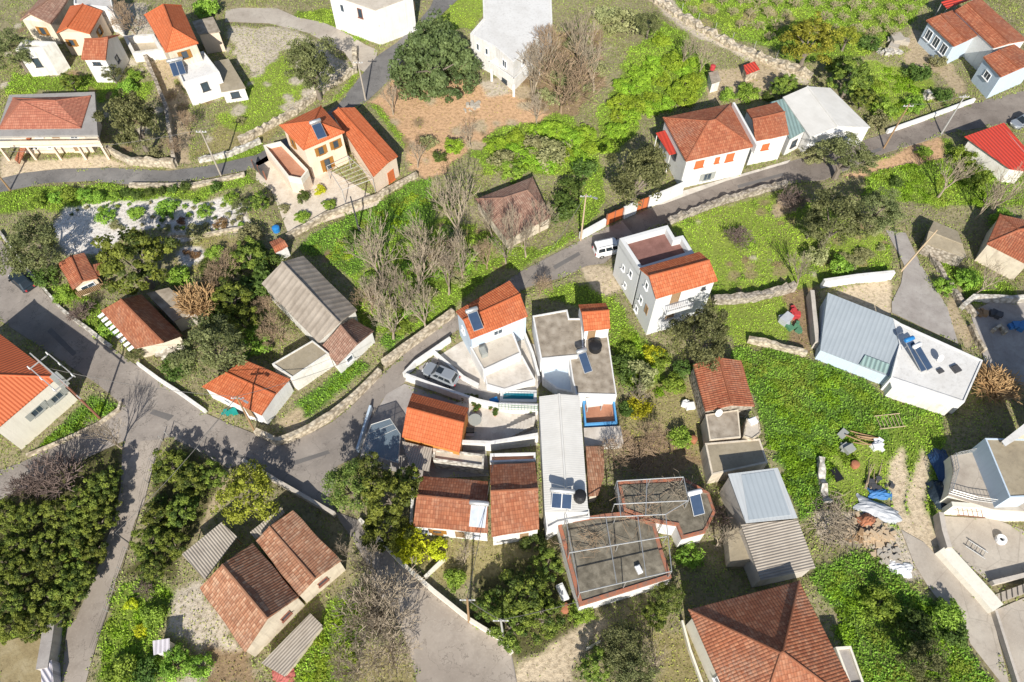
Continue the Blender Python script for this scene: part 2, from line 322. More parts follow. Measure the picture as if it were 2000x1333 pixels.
# ------------------------------------------------------------------ builders: buildings
def inset(poly, d):
    n = len(poly); area = sum(poly[i][0] * poly[(i + 1) % n][1] - poly[(i + 1) % n][0] * poly[i][1] for i in range(n))
    sg = 1 if area > 0 else -1; out = []
    for i in range(n):
        a, b, c = Vector(poly[i - 1][:2]), Vector(poly[i][:2]), Vector(poly[(i + 1) % n][:2])
        d1 = (b - a).normalized(); d2 = (c - b).normalized()
        n1 = Vector((-d1.y, d1.x)) * sg; n2 = Vector((-d2.y, d2.x)) * sg
        k = max(0.35, 1 + n1.dot(n2)); out.append(b + (n1 + n2) * (d / k))
    return [(p.x, p.y) for p in out]
def cen(poly): return Vector((sum(p[0] for p in poly) / len(poly), sum(p[1] for p in poly) / len(poly), 0))
FOOT = []                                        # footprints, kept free of grass
def window(root, a, b, ctr, t, zc, w, h, style='w'):
    a, b = Vector((a[0], a[1], 0)), Vector((b[0], b[1], 0)); e = (b - a).normalized(); n = Vector((e.y, -e.x, 0))
    c = a + (b - a) * t
    if n.dot(c - ctr) < 0: n = -n
    z = Vector((0, 0, 1)); o = c + z * zc
    def bar(mb, x, y, sx, sy, d0, d1, m=0): mb.obox(o + e * (x - sx / 2) + z * (y - sy / 2) + n * d0, e * sx, z * sy, n * (d1 - d0), m)
    fm = {'w': 'whitepaint', 's': 'shutter', 'g': 'greyshutter', 'd': 'wood', 'o': 'orangepaint', 'r': 'rust', 'k': 'darkmetal', 'b': 'bluewall'}[style]
    f = MB(); fw = 0.07
    bar(f, 0, h / 2, w + .1, fw, -.05, .10); bar(f, -w / 2, 0, fw, h - fw, -.05, .09); bar(f, w / 2, 0, fw, h - fw, -.05, .09)
    if style != 'd': bar(f, 0, -h / 2, w + .25, fw, -.05, .22)
    if w > 0.9 and style in 'wsg': bar(f, 0, 0, .05, h - .1, -.05, .055)
    kind = 'door' if style == 'd' else 'window'
    fo = f.build(kind if style == 'd' else 'window', fm, root)
    p = MB()
    if style in 'o':
        bar(p, 0, 0, w - .08, h - .08, -.05, .045); p.build('shutter', 'orangepaint', fo)
    elif style == 'd':
        bar(p, 0, 0, w - .08, h - .08, -.05, .04); bar(p, w * .3, 0, .05, .18, .04, .08); p.build('door_leaf', 'wood', fo)
    else:
        bar(p, 0, 0, w - .06, h - .06, -.05, .02); p.build('pane', 'glass', fo)
    if style in 'sg':
        for k in (-1, 1):
            q = MB(); bar(q, k * (w * .75 + .05), 0, w * .5, h + .1, .02, .07)
            for j in range(4): bar(q, k * (w * .75 + .05), -h / 2 + (j + .5) * h / 4, w * .5 - .08, .05, .07, .085)
            q.build('shutter', fm, fo)
def wins(root, poly, items):
    c = cen(poly); n = len(poly)
    for (k, t, zc, w, h, st) in items: window(root, poly[k % n], poly[(k + 1) % n], c, t, zc, w, h, st)
def chimney(root, par, x, y, z0, z1, s=0.6, mat='white', cap=True):
    m = MB(); m.box((x, y, (z0 + z1) / 2), (s, s, z1 - z0))
    if cap: m.box((x, y, z1 + .12), (s + .2, s + .2, .1)); m.box((x, y, z1 + .03), (s * .6, s * .6, .1))
    return m.build('chimney', mat, par)
def W2(q, z): return [P(u, v, z) for u, v in q]
def dline(p, a, b):
    e = Vector((b.x - a.x, b.y - a.y)).normalized(); d = Vector((p.x - a.x, p.y - a.y)); return abs(d.x * e.y - d.y * e.x)
def gable(name, label, cat, q, r, ze, wall, roof, zr=None, over=0.25, w=(), chim=(), group=None, z0=-0.3, th=0.16, rows=True, cap=None):
    A, B = P(*q[0], ze), P(*q[1], ze)
    if len(q) == 4:
        C, D = P(*q[2], ze), P(*q[3], ze)
        if zr is None:
            best = 1e9
            for k in range(6, 70):
                z = ze + k * 0.05; m = (P(*r[0], z) + P(*r[1], z)) / 2; e = abs(dline(m, A, B) - dline(m, C, D))
                if e < best: best, zr = e, z
    R0, R1 = P(*r[0], zr), P(*r[1], zr)
    if len(q) == 2:
        D, C = R0 * 2 - A, R1 * 2 - B; D.z = C.z = ze
    base = [(p.x, p.y) for p in (A, B, C, D)]; poly = inset(base, over); FOOT.append(poly)
    t = thing(name, label, cat, (cen(poly).x, cen(poly).y, 0), group)
    sg = {'t_old': .11, 't_dull': .10, 't_brown': .06, 't_red': .05, 't_orange': .03, 'c_grey': .06}.get(roof, .012); dz = sg * 1.15
    m = MB(); m.prism(poly, z0, ze - 0.02 - dz)
    for (a, b, R, Rn) in ((0, 3, R0, R1), (1, 2, R1, R0)):   # gable triangles, carried down between the wall corners
        ap = R + (Rn - R).normalized() * over * 1.02; ap = Vector((ap.x, ap.y, zr - th - 0.02 - dz))
        p0 = Vector((*poly[a], ze - .02 - dz)); p1 = Vector((*poly[b], ze - .02 - dz))
        m.face([p0, p1, ap])
        dn = (Rn - R).normalized() * 0.25; m.face([p0 + dn, p1 + dn, ap + dn]); m.face([p0, ap, ap + dn, p0 + dn]); m.face([p1, ap, ap + dn, p1 + dn])
    wo = m.build('wall', wall, t)
    sg = {'t_old': .11, 't_dull': .10, 't_brown': .06, 't_red': .05, 't_orange': .03, 'c_grey': .06}.get(roof, .012); sd_ = int(abs(R0.x * 37 + R0.y * 91))
    m = MB(); rp = m.sagslab(A, B, R1, R0, th, sg, sd_); m.sagslab(C, D, R0, R1, th, sg, sd_ + 1); ro = m.build('roof', roof, t)
    m = MB(); m.tube([p + Vector((0, 0, .02)) for p in rp], .13, 6); m.build('ridge_cap', cap or roof, ro)
    wins(t, poly, w)
    for (x, y, h, s, mt) in chim:
        p = P(x, y, zr); chimney(t, ro, p.x, p.y, ze, zr + h, s, mt)
    return t
def hip(name, label, cat, q, r, ze, wall, roof, zr, over=0.3, w=(), chim=(), z0=-0.3, th=0.16, slab=None):
    E = W2(q, ze); R0, R1 = P(*r[0], zr), P(*r[1], zr)
    if (R0 - R1).length < .1: R1 = R0 + (E[1] - E[0]).normalized() * .3
    poly = inset([(p.x, p.y) for p in E], over); FOOT.append(poly)
    t = thing(name, label, cat, (cen(poly).x, cen(poly).y, 0))
    m = MB(); m.prism(poly, z0, ze - 0.02); m.build('wall', wall, t)
    m = MB(); A, B, C, D = E                      # R0 lies towards A/D, R1 towards B/C
    m.slab([A, B, R1, R0], th, A, B); m.slab([B, C, R1], th, B, C); m.slab([C, D, R0, R1], th, C, D); m.slab([D, A, R0], th, D, A)
    ro = m.build('roof', roof, t)
    m = MB(); m.tube([R0, R1], .12)
    for a, b in ((A, R0), (D, R0), (B, R1), (C, R1)): m.tube([a, b], .11)
    m.build('ridge_cap', roof, ro)
    wins(t, poly, w)
    for (x, y, h, s, mt) in chim: p = P(x, y, zr); chimney(t, ro, p.x, p.y, ze, zr + h, s, mt)
    return t
def flat(name, label, cat, q, z, wall, roof, par=0.0, pt=0.2, over=0.0, w=(), parmat=None, group=None, z0=-0.3):
    T = [(p.x, p.y) for p in W2(q, z)]; poly = inset(T, over) if over else T; FOOT.append(poly)
    t = thing(name, label, cat, (cen(poly).x, cen(poly).y, 0), group)
    zr = z - par
    m = MB(); m.prism(poly, z0, zr - .12 if over else zr - .06); m.build('wall', wall, t)
    m = MB(); m.prism(T if over else inset(poly, .004), zr - .118 if over else zr - .058, zr); ro = m.build('roof', roof, t)
    if par > 0:
        inn = inset(T, pt); m = MB(); n = len(T)
        for i in range(n):
            j = (i + 1) % n
            m.face([(*T[i], zr - .3), (*T[j], zr - .3), (*T[j], z), (*T[i], z)]); m.face([(*inn[i], zr - .05), (*inn[j], zr - .05), (*inn[j], z), (*inn[i], z)])
            m.face([(*T[i], z), (*T[j], z), (*inn[j], z), (*inn[i], z)])
        for f in range(len(m.v)):                # lie 3 mm proud of the wall below
            x, y, zz = m.v[f]; c = cen(T); d = Vector((x - c.x, y - c.y)); k = 1 + .003 / max(d.length, .1)
            m.v[f] = (c.x + d.x * k, c.y + d.y * k, zz)
        m.build('parapet', parmat or wall, t)
    wins(t, poly, w); t['zroof'] = zr; del t['zroof']
    return t
def mono(name, label, cat, q, zs, wall, roof, over=0.15, w=(), z0=-0.3, th=0.08, posts=False, group=None, turn=False):
    E = [P(u, v, z) for (u, v), z in zip(q, zs)]; poly = inset([(p.x, p.y) for p in E], over)
    t = thing(name, label, cat, (cen(poly).x, cen(poly).y, 0), group); n = len(poly)
    if posts:
        for i in range(n): m = MB(); m.tube([(*poly[i], z0), (*poly[i], E[i].z - .05)], .07, 6); m.build('post', wall, t)
    else:
        FOOT.append(poly); m = MB()
        for i in range(n):
            j = (i + 1) % n; m.face([(*poly[i], z0), (*poly[j], z0), (*poly[j], E[j].z - th), (*poly[i], E[i].z - th)])
        m.build('wall', wall, t)
    m = MB(); m.slab(E, th, E[1 if turn else 0], E[2 if turn else 1]); m.build('roof', roof, t); wins(t, poly, w)
    return t
def solar(a, b, z0, z1, wd, label, tankmat='steel', panel='solar', tank=True):
    hi, lo = P(*a, z1), P(*b, z0); t = thing('solar_water_heater', label, 'solar heater', ((hi.x + lo.x) / 2, (hi.y + lo.y) / 2, min(z0, z1)))
    d = (lo - hi).normalized(); s = d.cross(Vector((0, 0, 1))).normalized(); n = s.cross(d); 
    if n.z < 0: n = -n
    L = (lo - hi).length
    m = MB(); m.obox(hi - s * wd / 2 + n * .06, s * wd, d * L, n * .09, 0); fr = m.build('frame', 'steel', t)
    m = MB()
    k = 2 if wd > 1.3 else 1
    for i in range(k): m.obox(hi - s * wd / 2 + s * (.05 + i * wd / k) + d * .06 + n * .10, s * (wd / k - .1), d * (L - .12), n * .06)
    m.build('collector', panel, t)
    m = MB()
    for q in (-.42, .42):
        for f in (.08, .92): p = hi + s * wd * q + d * L * f; m.tube([p + n * .1, (p.x, p.y, min(z0, z1) - .05)], .03, 4)
    m.build('stand', 'galv', t)
    if tank:
        c = hi - d * .25 + n * .28; m = MB(); m.tube([c - s * wd * .62, c - s * wd * .55, c + s * wd * .55, c + s * wd * .62], [.16, .27, .27, .16], 12); m.build('tank', tankmat, t, True)
    return t
def wall(pts, h, th, mat, label, rough=0.0, name='garden_wall', z=0.0, group=None, cap=None, step=1.2):
    if name == 'stone_wall': step, rough = .55, rough * 1.5
    W = [P(u, v, z) for u, v in pts]; fine = [W[0]]
    for a, b in zip(W, W[1:]):
        k = max(1, int((b - a).length / step)); fine += [a + (b - a) * ((i + 1) / k) for i in range(k)]
    c = sum(W, Vector()) / len(W); m = MB(); prof = []
    for i, p in enumerate(fine):
        d = (fine[min(i + 1, len(fine) - 1)] - fine[max(i - 1, 0)]); d.z = 0; d.normalize(); n = Vector((-d.y, d.x, 0)) * th / 2
        r = lambda: random.uniform(-rough, rough); hh = h + r()
        prof.append([p - n * 1.08 + n * r() - Vector((0, 0, .3)), p - n + n * r() + Vector((0, 0, hh)), p + n + n * r() + Vector((0, 0, hh + r() * .5)), p + n * 1.08 + n * r() - Vector((0, 0, .3))])
    for a, b in zip(prof, prof[1:]):
        for k in range(3): m.face([a[k], b[k], b[k + 1], a[k + 1]])
    m.face(prof[0]); m.face(prof[-1])
    o = solo(name, m, mat, label, 'wall', (c.x, c.y, 0), group)
    if cap:
        cm = MB()
        for a, b in zip(fine, fine[1:]):
            d = b - a; d.z = 0; L = d.length; cm.box(((a.x + b.x) / 2, (a.y + b.y) / 2, h + .04), (L, th + .1, .08), math.atan2(d.y, d.x))
        cm.build('coping', cap, o)
    return o
def sheet(name, q, mat, z=0.03, kind=True, label=None, cat=None, world=False):
    W = q if world else [P(u, v, z) for u, v in q]
    c = sum(W, Vector()) / len(W); m = MB(); m.face([(p.x, p.y, z) for p in W], 0, [(p.x, p.y) for p in W])
    o = m.build(name, mat, None, False, (c.x, c.y, 0))
    if kind: struct(o)
    else: tag(o, label, cat)
    SHEETS.append([(p.x, p.y) for p in W]); return o
SHEETS = []

# ------------------------------------------------------------------ builders: vegetation
def npmesh(name, co, faces_n, cols, mat):         # co (N*k,3) grouped k verts per face
    cols = np.clip(cols * np.array((1.36, 1.47, 1.12)), 0, .9); n = len(co); k = faces_n; f = n // k
    me = bpy.data.meshes.new(name); me.vertices.add(n); me.vertices.foreach_set('co', co.astype(np.float32).ravel())
    me.loops.add(n); me.loops.foreach_set('vertex_index', np.arange(n, dtype=np.int32))
    me.polygons.add(f); me.polygons.foreach_set('loop_start', np.arange(0, n, k, dtype=np.int32)); me.polygons.foreach_set('loop_total', np.full(f, k, dtype=np.int32))
    a = me.color_attributes.new('Col', 'FLOAT_COLOR', 'POINT'); c4 = np.ones((n, 4), np.float32); c4[:, :3] = np.repeat(cols, k, 0); a.data.foreach_set('color', c4.ravel())
    me.materials.append(MATS[mat]); me.update(); me.validate(); return me
def nrm(a): return a / np.maximum(1e-6, np.linalg.norm(a, axis=1, keepdims=True))
def leaves(c, n, size, asp=1.5):
    N = len(c); r = rng.normal(size=(N, 3)); t = nrm(np.cross(n, r)); b = np.cross(n, t)
    h = (size * .5)[:, None]; t = t * h * asp; b = b * h
    return np.stack([c - t, c - b * .9, c + t, c + b * .9], 1).reshape(-1, 3)
def crown(name, nc, nl, leaf, rc, pal, seed, flat_=0.9, low=-0.55, spread=0.55, top=1.0):
    g = np.random.default_rng(seed); d = nrm(g.normal(size=(nc * 3, 3))); d = d[d[:, 2] > low][:nc]; nc = len(d)
    rr = (.42 + .5 * g.random(nc) ** .6) * (1 + .18 * np.sin(3 * np.arctan2(d[:, 1], d[:, 0]) + seed)); C = d * rr[:, None]; C[:, 2] *= flat_
    R = rc * (.6 + .8 * g.random(nc)); kf = .72 + .6 * g.random(nc)
    i = g.integers(0, nc, nl); dl = nrm(g.normal(size=(nl, 3))); dl[:, 2] = np.abs(dl[:, 2]) * .9 + dl[:, 2] * .1
    pos = C[i] + dl * (R[i] * (.35 + .7 * g.random(nl) ** .5))[:, None]
    nn = nrm(dl * .9 + nrm(pos) * .3 + g.normal(size=(nl, 3)) * spread)
    p0, p1 = np.array(pal[0]), np.array(pal[1]); k = np.clip(kf[i] - .72, 0, 1)[:, None] * 1.4 + g.random((nl, 1)) * .3
    col = (p0 + (p1 - p0) * np.clip(k, 0, 1)) * (.75 + .5 * g.random((nl, 1)))
    sz = leaf * (.6 + .8 * g.random(nl))
    return npmesh(name, leaves(pos, nn, sz), 4, col, 'leaf')
def branches(name, mat, seed, levels=4, kids=3, spread=0.55, trunk=0.32, base_r=0.03, up=0.35, first=4, minr=0.004, rmul=1.0):
    g = random.Random(seed); segs = []; trs = []
    def grow(p, d, L, r, lv):
        q = p
        k = 2 if lv < levels else 1
        for s in range(k):
            d2 = (d + Vector((g.uniform(-1, 1), g.uniform(-1, 1), g.uniform(-.3, .8))) * .16).normalized()
            q2 = q + d2 * (L / k); (trs if lv == 0 else segs).append((q, q2, r * (1 - .25 * s), r * (.8 - .2 * s))); q = q2; d = d2
        if lv >= levels: return
        n = first if lv == 0 else kids
        a0 = g.uniform(0, 6.28)
        for i in range(n):
            a = a0 + i * 6.283 / n + g.uniform(-.5, .5)
            x = d.cross(Vector((0, 0, 1)) if abs(d.z) < .95 else Vector((1, 0, 0))).normalized(); y = d.cross(x)
            sp = spread * g.uniform(.6, 1.3)
            dd = (d + (x * math.cos(a) + y * math.sin(a)) * sp + Vector((0, 0, up * .3))).normalized()
            st = q if (i == 0 or lv == 0) else p + (q - p) * g.uniform(.45, 1)
            grow(st, dd, L * g.uniform(.62, .85) if lv else g.uniform(.24, .34), max(minr, r * .55), lv + 1)
    grow(Vector((0, 0, 0)), Vector((g.uniform(-.1, .1), g.uniform(-.1, .1), 1)).normalized(), trunk, base_r, 0)
    out = []
    for S, nm in ((trs, 'trunk'), (segs, 'branches')):
        m = MB()
        for a, b, r0, r1 in S: m.tube([a, b], [r0 * rmul, r1 * rmul], 5 if nm == 'trunk' else 3, 0, nm == 'trunk')
        me = bpy.data.meshes.new(name + nm); me.from_pydata(m.v, [], m.f); me.materials.append(MATS[mat]); out.append(me)
    return out
def trunkmesh(name, mat, seed):
    g = random.Random(seed); m = MB(); m.tube([(0, 0, -.1), (.01, 0, .3), (.03, .02, .62), (.02, 0, .9)], [.11, .075, .06, .03], 7)
    for i in range(5):
        a = i * 1.26 + g.random(); m.tube([(.02, .01, .35 + .08 * i), (.2 * math.cos(a), .2 * math.sin(a), .62 + .07 * i), (.5 * math.cos(a), .5 * math.sin(a), .85 + .07 * i)], [.045, .03, .012], 5)
    me = bpy.data.meshes.new(name); me.from_pydata(m.v, [], m.f); me.materials.append(MATS[mat]); return me
PROTO = {}
def proto(kind, v, **kw): PROTO.setdefault(kind, []).append(crown(kind, seed=len(PROTO) * 17 + v * 3 + 1, **kw))
for v in range(3):
    proto('olive', v, nc=95, nl=8000, leaf=.046, rc=.17, pal=((.055, .062, .028), (.165, .165, .085)), spread=.9)
    proto('citrus', v, nc=70, nl=6500, leaf=.06, rc=.145, pal=((.020, .040, .011), (.185, .205, .042)), spread=.6)
    proto('mimosa', v, nc=110, nl=6500, leaf=.05, rc=.17, pal=((.125, .13, .02), (.27, .265, .04)), spread=.6)
    proto('pine', v, nc=75, nl=6000, leaf=.055, rc=.20, pal=((.055, .085, .024), (.175, .20, .055)), spread=.7)
    proto('dense', v, nc=230, nl=19000, leaf=.042, rc=.13, pal=((.05, .078, .034), (.135, .175, .082)), spread=.6, low=-.95)
    proto('green', v, nc=40, nl=2600, leaf=.10, rc=.28, pal=((.085, .14, .022), (.235, .315, .055)), spread=.6)
    proto('bramble', v, nc=48, nl=3200, leaf=.085, rc=.25, pal=((.125, .195, .018), (.275, .355, .042)), spread=.6, flat_=.8)
    proto('grey', v, nc=34, nl=1500, leaf=.12, rc=.32, pal=((.15, .145, .075), (.30, .28, .17)), spread=.9)
    proto('yellow', v, nc=34, nl=1600, leaf=.12, rc=.32, pal=((.28, .27, .015), (.48, .46, .03)), spread=.7)
    proto('dark', v, nc=34, nl=1600, leaf=.12, rc=.32, pal=((.035, .06, .016), (.105, .14, .036)), spread=.6)
    proto('brown', v, nc=34, nl=1500, leaf=.12, rc=.32, pal=((.14, .075, .045), (.24, .14, .09)), spread=.9)
TRUNKS = [trunkmesh('trunk', 'bark', i) for i in range(3)]
BARE = {'bare': [branches('bare', 'twiggrey', 30 + i, 5, 3, .48, .24, .030, .85, 4, .0030) for i in range(4)],
        'baregrey': [branches('bg', 'twiggrey', 200 + i, 6, 3, .62, .16, .030, .55, 5, .0036) for i in range(2)],
        'barebrown': [branches('bb', 'twigbrown', 60 + i, 6, 3, .62, .16, .026, .5, 4, .0034) for i in range(2)],
        'orchard': [branches('orch', 'twigorch', 90 + i, 4, 3, .75, .24, .04, .3, 5, .010) for i in range(3)],
        'twig': [branches('tw', 'twigpurple', 120 + i, 4, 4, .85, .06, .022, .3, 8, .007) for i in range(2)],
        'gold': [branches('go', 'twiggold', 150 + i, 3, 6, .75, .12, .05, .2, 30, .0065) for i in range(2)]}
ASP = {'olive': .8, 'citrus': .85, 'mimosa': .8, 'pine': 1.0, 'dense': 1.15}
HT = {'olive': .55, 'citrus': .35, 'mimosa': .5, 'pine': .5, 'dense': -.35}   # clear stem as a share of crown radius
SMALL = ('green', 'bramble', 'grey', 'yellow', 'dark', 'brown')
_n = [0]
def inst(me, name, parent, loc, scale, rz=0):
    o = bpy.data.objects.new(name, me); COL.objects.link(o); o.parent = parent; o.location = loc; o.scale = scale; o.rotation_euler = (0, 0, rz); return o
def tree(kind, u, v, r, label, cat=None, group=None, asp=None, name=None, stem=None, sy=1.0):
    _n[0] += 1; i = _n[0]; rz = (i * 2.399) % 6.283
    R_ = r * mpp(u, v, 2)
    if kind in BARE:
        h = R_ * (asp or 1.9); p = P(u, v, h * .62); t = thing(name or ('bare_tree' if kind not in ('twig',) else 'bare_shrub'), label, cat or ('tree' if kind != 'twig' else 'shrub'), (p.x, p.y, 0), group)
        vs = BARE[kind]; a, b = vs[i % len(vs)]; s = (R_ * 1.75, R_ * 1.75, h)
        inst(a, 'trunk', t, (0, 0, 0), s, rz); inst(b, 'branches', t, (0, 0, 0), s, rz); return t
    small = kind in SMALL; k = asp or (ASP.get(kind, .8) if not small else .75); a = R_ * k
    zc = (a * .62 if small else a * .8 + R_ * (HT[kind] if stem is None else stem)); p = P(u, v, zc + a * .1)
    t = thing(name or ('shrub' if small else {'olive': 'olive_tree', 'citrus': 'citrus_tree', 'pine': 'pine_tree'}.get(kind, 'leafy_tree')), label, cat or ('shrub' if small else 'tree'), (p.x, p.y, 0), group)
    inst(PROTO[kind][i % 3], 'foliage' if small else 'crown', t, (0, 0, zc), (R_, R_ * sy, a), rz)
    inst(TRUNKS[i % 3], 'stem' if small else 'trunk', t, (0, 0, 0), (R_, R_, zc), rz); return t

# ------------------------------------------------------------------ ground: one sheet, cover by zone
GX0, GX1, GY0, GY1, GS = -96.0, 96.0, 4.0, 130.0, 0.30
nx, ny = int((GX1 - GX0) / GS) + 1, int((GY1 - GY0) / GS) + 1
XS = GX0 + np.arange(nx) * GS; YS = GY0 + np.arange(ny) * GS; GXX, GYY = np.meshgrid(XS, YS)
def vnoise(scale, seed, oct=3):
    g = np.random.default_rng(seed); out = np.zeros((ny, nx)); amp = 1; tot = 0
    for o in range(oct):
        s = scale / 2 ** o; a = g.random((int((GY1 - GY0) / s) + 3, int((GX1 - GX0) / s) + 3))
        fx, fy = (GXX - GX0) / s, (GYY - GY0) / s; ix, iy = fx.astype(int), fy.astype(int); tx, ty = fx - ix, fy - iy
        tx = tx * tx * (3 - 2 * tx); ty = ty * ty * (3 - 2 * ty)
        out += amp * ((a[iy, ix] * (1 - tx) + a[iy, ix + 1] * tx) * (1 - ty) + (a[iy + 1, ix] * (1 - tx) + a[iy + 1, ix + 1] * tx) * ty); tot += amp; amp *= .55
    return out / tot
def inpoly(poly, X, Y):
    r = np.zeros(X.shape, bool); n = len(poly)
    for i in range(n):
        x0, y0 = poly[i]; x1, y1 = poly[(i + 1) % n]
        if y0 == y1: continue
        c = ((y0 > Y) != (y1 > Y)) & (X < (x1 - x0) * (Y - y0) / (y1 - y0) + x0); r ^= c
    return r
N1, N2, N3, N4 = vnoise(4, 1), vnoise(4, 2), vnoise(12, 3, 4), vnoise(1.6, 5, 2)
GCOL = np.zeros((ny, nx, 3)); GVEG = np.zeros((ny, nx)); GBL = np.zeros((ny, nx, 3)); GH = np.zeros((ny, nx))
KIND = {  # soil colour, blade cover per m2, blade colour, blade size, lumps (m)
    'wild': ((.25, .22, .13), 8, (.205, .225, .075), .22, .14), 'meadow': ((.21, .26, .05), 12, (.25, .335, .04), .16, .05),
    'lush': ((.085, .145, .025), 18, (.145, .23, .035), .24, .20), 'weeds': ((.14, .19, .03), 16, (.21, .29, .04), .22, .15),
    'dryg': ((.27, .23, .11), 6, (.24, .23, .075), .22, .06), 'earth': ((.50, .32, .185), .6, (.22, .2, .05), .2, .05),
    'dirt': ((.50, .41, .29), .5, (.22, .24, .06), .16, .03), 'tan': ((.40, .32, .21), .8, (.22, .21, .06), .22, .06), 'rocky': ((.46, .41, .32), 1.2, (.24, .22, .10), .22, .12),
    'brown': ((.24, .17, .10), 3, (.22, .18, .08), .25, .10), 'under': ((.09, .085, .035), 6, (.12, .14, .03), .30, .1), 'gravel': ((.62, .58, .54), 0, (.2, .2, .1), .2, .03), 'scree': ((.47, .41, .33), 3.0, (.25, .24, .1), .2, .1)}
def zone(kind, q, rag=1.6, world=False):
    poly = [(p.x, p.y) for p in (P(u, v) for u, v in q)]
    X = GXX + (N1 - .5) * rag * 2 + (N4 - .5) * rag * .6; Y = GYY + (N2 - .5) * rag * 2 + (N4 - .5) * rag * .4
    m = inpoly(poly, X, Y); c, d, b, s, l = KIND[kind]
    GCOL[m] = c; GVEG[m] = d; GBL[m] = b; GH[m] = l
def zone_all(kind): c, d, b, s, l = KIND[kind]; GCOL[:] = c; GVEG[:] = d; GBL[:] = b; GH[:] = l
WEEDS = []
def blur(m, k):
    for _ in range(k): m = (m + np.roll(m, 1, 0) + np.roll(m, -1, 0) + np.roll(m, 1, 1) + np.roll(m, -1, 1)) / 5
    return m
def finish_ground():
    blk = np.zeros((ny, nx), bool); soft = np.zeros((ny, nx), bool); XJ = GXX + (N4 - .5) * 1.5 + (N1 - .5) * .8; YJ = GYY + (vnoise(1.6, 9, 2) - .5) * 1.5 + (N2 - .5) * .8
    for poly in FOOT: blk |= inpoly(poly, GXX, GYY)
    soft |= blk
    for poly in SHEETS: blk |= inpoly(poly, GXX, GYY); soft |= inpoly(poly, XJ, YJ)
    wide = blur(blk.astype(float), 6)
    z = (N4 * .6 + N1 * .4) * GH * 2.0 * np.clip(1 - wide * 2.5, 0, 1) - .05 - .02 * wide; z = np.where(blk | (wide > .25), -.05, z); z = np.clip(z, -.05, 2)
    col = GCOL.copy()
    for c in range(3): col[:, :, c] = blur(col[:, :, c], 1)
    col *= (.82 + .62 * N3)[:, :, None]; dry = np.clip((N1 - .52) * 3, 0, 1)[:, :, None] * (GVEG > 4)[:, :, None]
    col = col * (1 - .45 * dry) + np.array((.26, .22, .10)) * .45 * dry
    me = bpy.data.meshes.new('ground'); co = np.stack([GXX, GYY, z], -1).reshape(-1, 3)
    idx = np.arange(nx * ny).reshape(ny, nx); f = np.stack([idx[:-1, :-1], idx[:-1, 1:], idx[1:, 1:], idx[1:, :-1]], -1).reshape(-1, 4)
    me.vertices.add(len(co)); me.vertices.foreach_set('co', co.astype(np.float32).ravel()); me.loops.add(f.size); me.loops.foreach_set('vertex_index', f.ravel().astype(np.int32))
    me.polygons.add(len(f)); me.polygons.foreach_set('loop_start', np.arange(0, f.size, 4, dtype=np.int32)); me.polygons.foreach_set('loop_total', np.full(len(f), 4, dtype=np.int32))
    a = me.color_attributes.new('Col', 'FLOAT_COLOR', 'POINT'); c4 = np.ones((len(co), 4), np.float32); c4[:, :3] = col.reshape(-1, 3); a.data.foreach_set('color', c4.ravel()); me.update()
    me.polygons.foreach_set('use_smooth', [True] * len(f))
    b = NB('soilcover', .97); vc = b.n('VertexColor', layer_name='Col').outputs['Color']; v = b.co()
    n1 = b.noise(v, 2.2, 6, .7); n2 = b.noise(v, 9, 3, .7)
    c = b.mix(vc, b.mix(vc, (.45, .42, .38), 1, 'MULTIPLY'), b.ramp(n1, [(.46, (0, 0, 0)), (.72, (1, 1, 1))]))
    c = b.mix(c, b.mix(c, (1.5, 1.45, 1.35), 1, 'MULTIPLY'), b.ramp(n2, [(.55, (0, 0, 0)), (.75, (.8, .8, .8))])); b.out(c); b.bump(n1, .12)
    me.materials.append(b.m); struct(bpy.data.objects.new('ground', me)); COL.objects.link(bpy.data.objects['ground'])
    m = MB(); s = 900; m.face([(-s, -s, -.4), (s, -s, -.4), (s, s, -.4), (-s, s, -.4)]); ground_like('far', (.10, .12, .04), (.14, .16, .05), (.22, .19, .11), .02, .3)
    struct(m.build('terrain', 'far'))
    # leafy ground cover
    dens = GVEG * (~soft) * np.clip(.35 + 1.5 * (N1 - .25), .15, 1.4); 
    vis = np.ones((ny, nx), bool)
    cnt = rng.poisson(np.clip(dens * GS * GS * 5.2, 0, 9)); iy, ix = np.nonzero(cnt); k = cnt[iy, ix]; iy = np.repeat(iy, k); ix = np.repeat(ix, k); N = len(iy)
    x = XS[ix] + rng.uniform(-.5, .5, N) * GS; y = YS[iy] + rng.uniform(-.5, .5, N) * GS
    keep = (np.abs(x) < 6 + .75 * (y + 45)) & (y > 8); iy, ix, x, y = iy[keep], ix[keep], x[keep], y[keep]; N = len(x)
    size = (.08 + .13 * rng.random(N)) * (.6 + GH[iy, ix] * 1.6); zz = np.where(blk[iy, ix], .05, z[iy, ix]) + size * rng.random(N) * 1.1
    n = nrm(np.stack([rng.normal(size=N) * .75, rng.normal(size=N) * .75, .45 + .6 * rng.random(N)], 1))
    c = GBL[iy, ix] * (.68 + .64 * rng.random((N, 1))) * (.7 + .6 * N4[iy, ix])[:, None]
    yl = (np.clip((N2[iy, ix] - .53) * 2.4, 0, 1) * .32)[:, None]; c = c * (1 - yl) + np.array((.30, .28, .05)) * yl * (c.sum(1, keepdims=True) / .40)
    me = npmesh('grass', leaves(np.stack([x, y, zz], 1), n, size, 1.6), 4, c, 'blade')
    o = bpy.data.objects.new('grass', me); COL.objects.link(o); stuff(o); o['label'] = 'green grass and leafy weeds covering the gardens and fields'; o['category'] = 'grass'
    C = np.array([w[:4] for w in WEEDS]); k = np.maximum(90, (C[:, 2] ** 2 * 620)).astype(int); i = np.repeat(np.arange(len(C)), k); N = len(i)
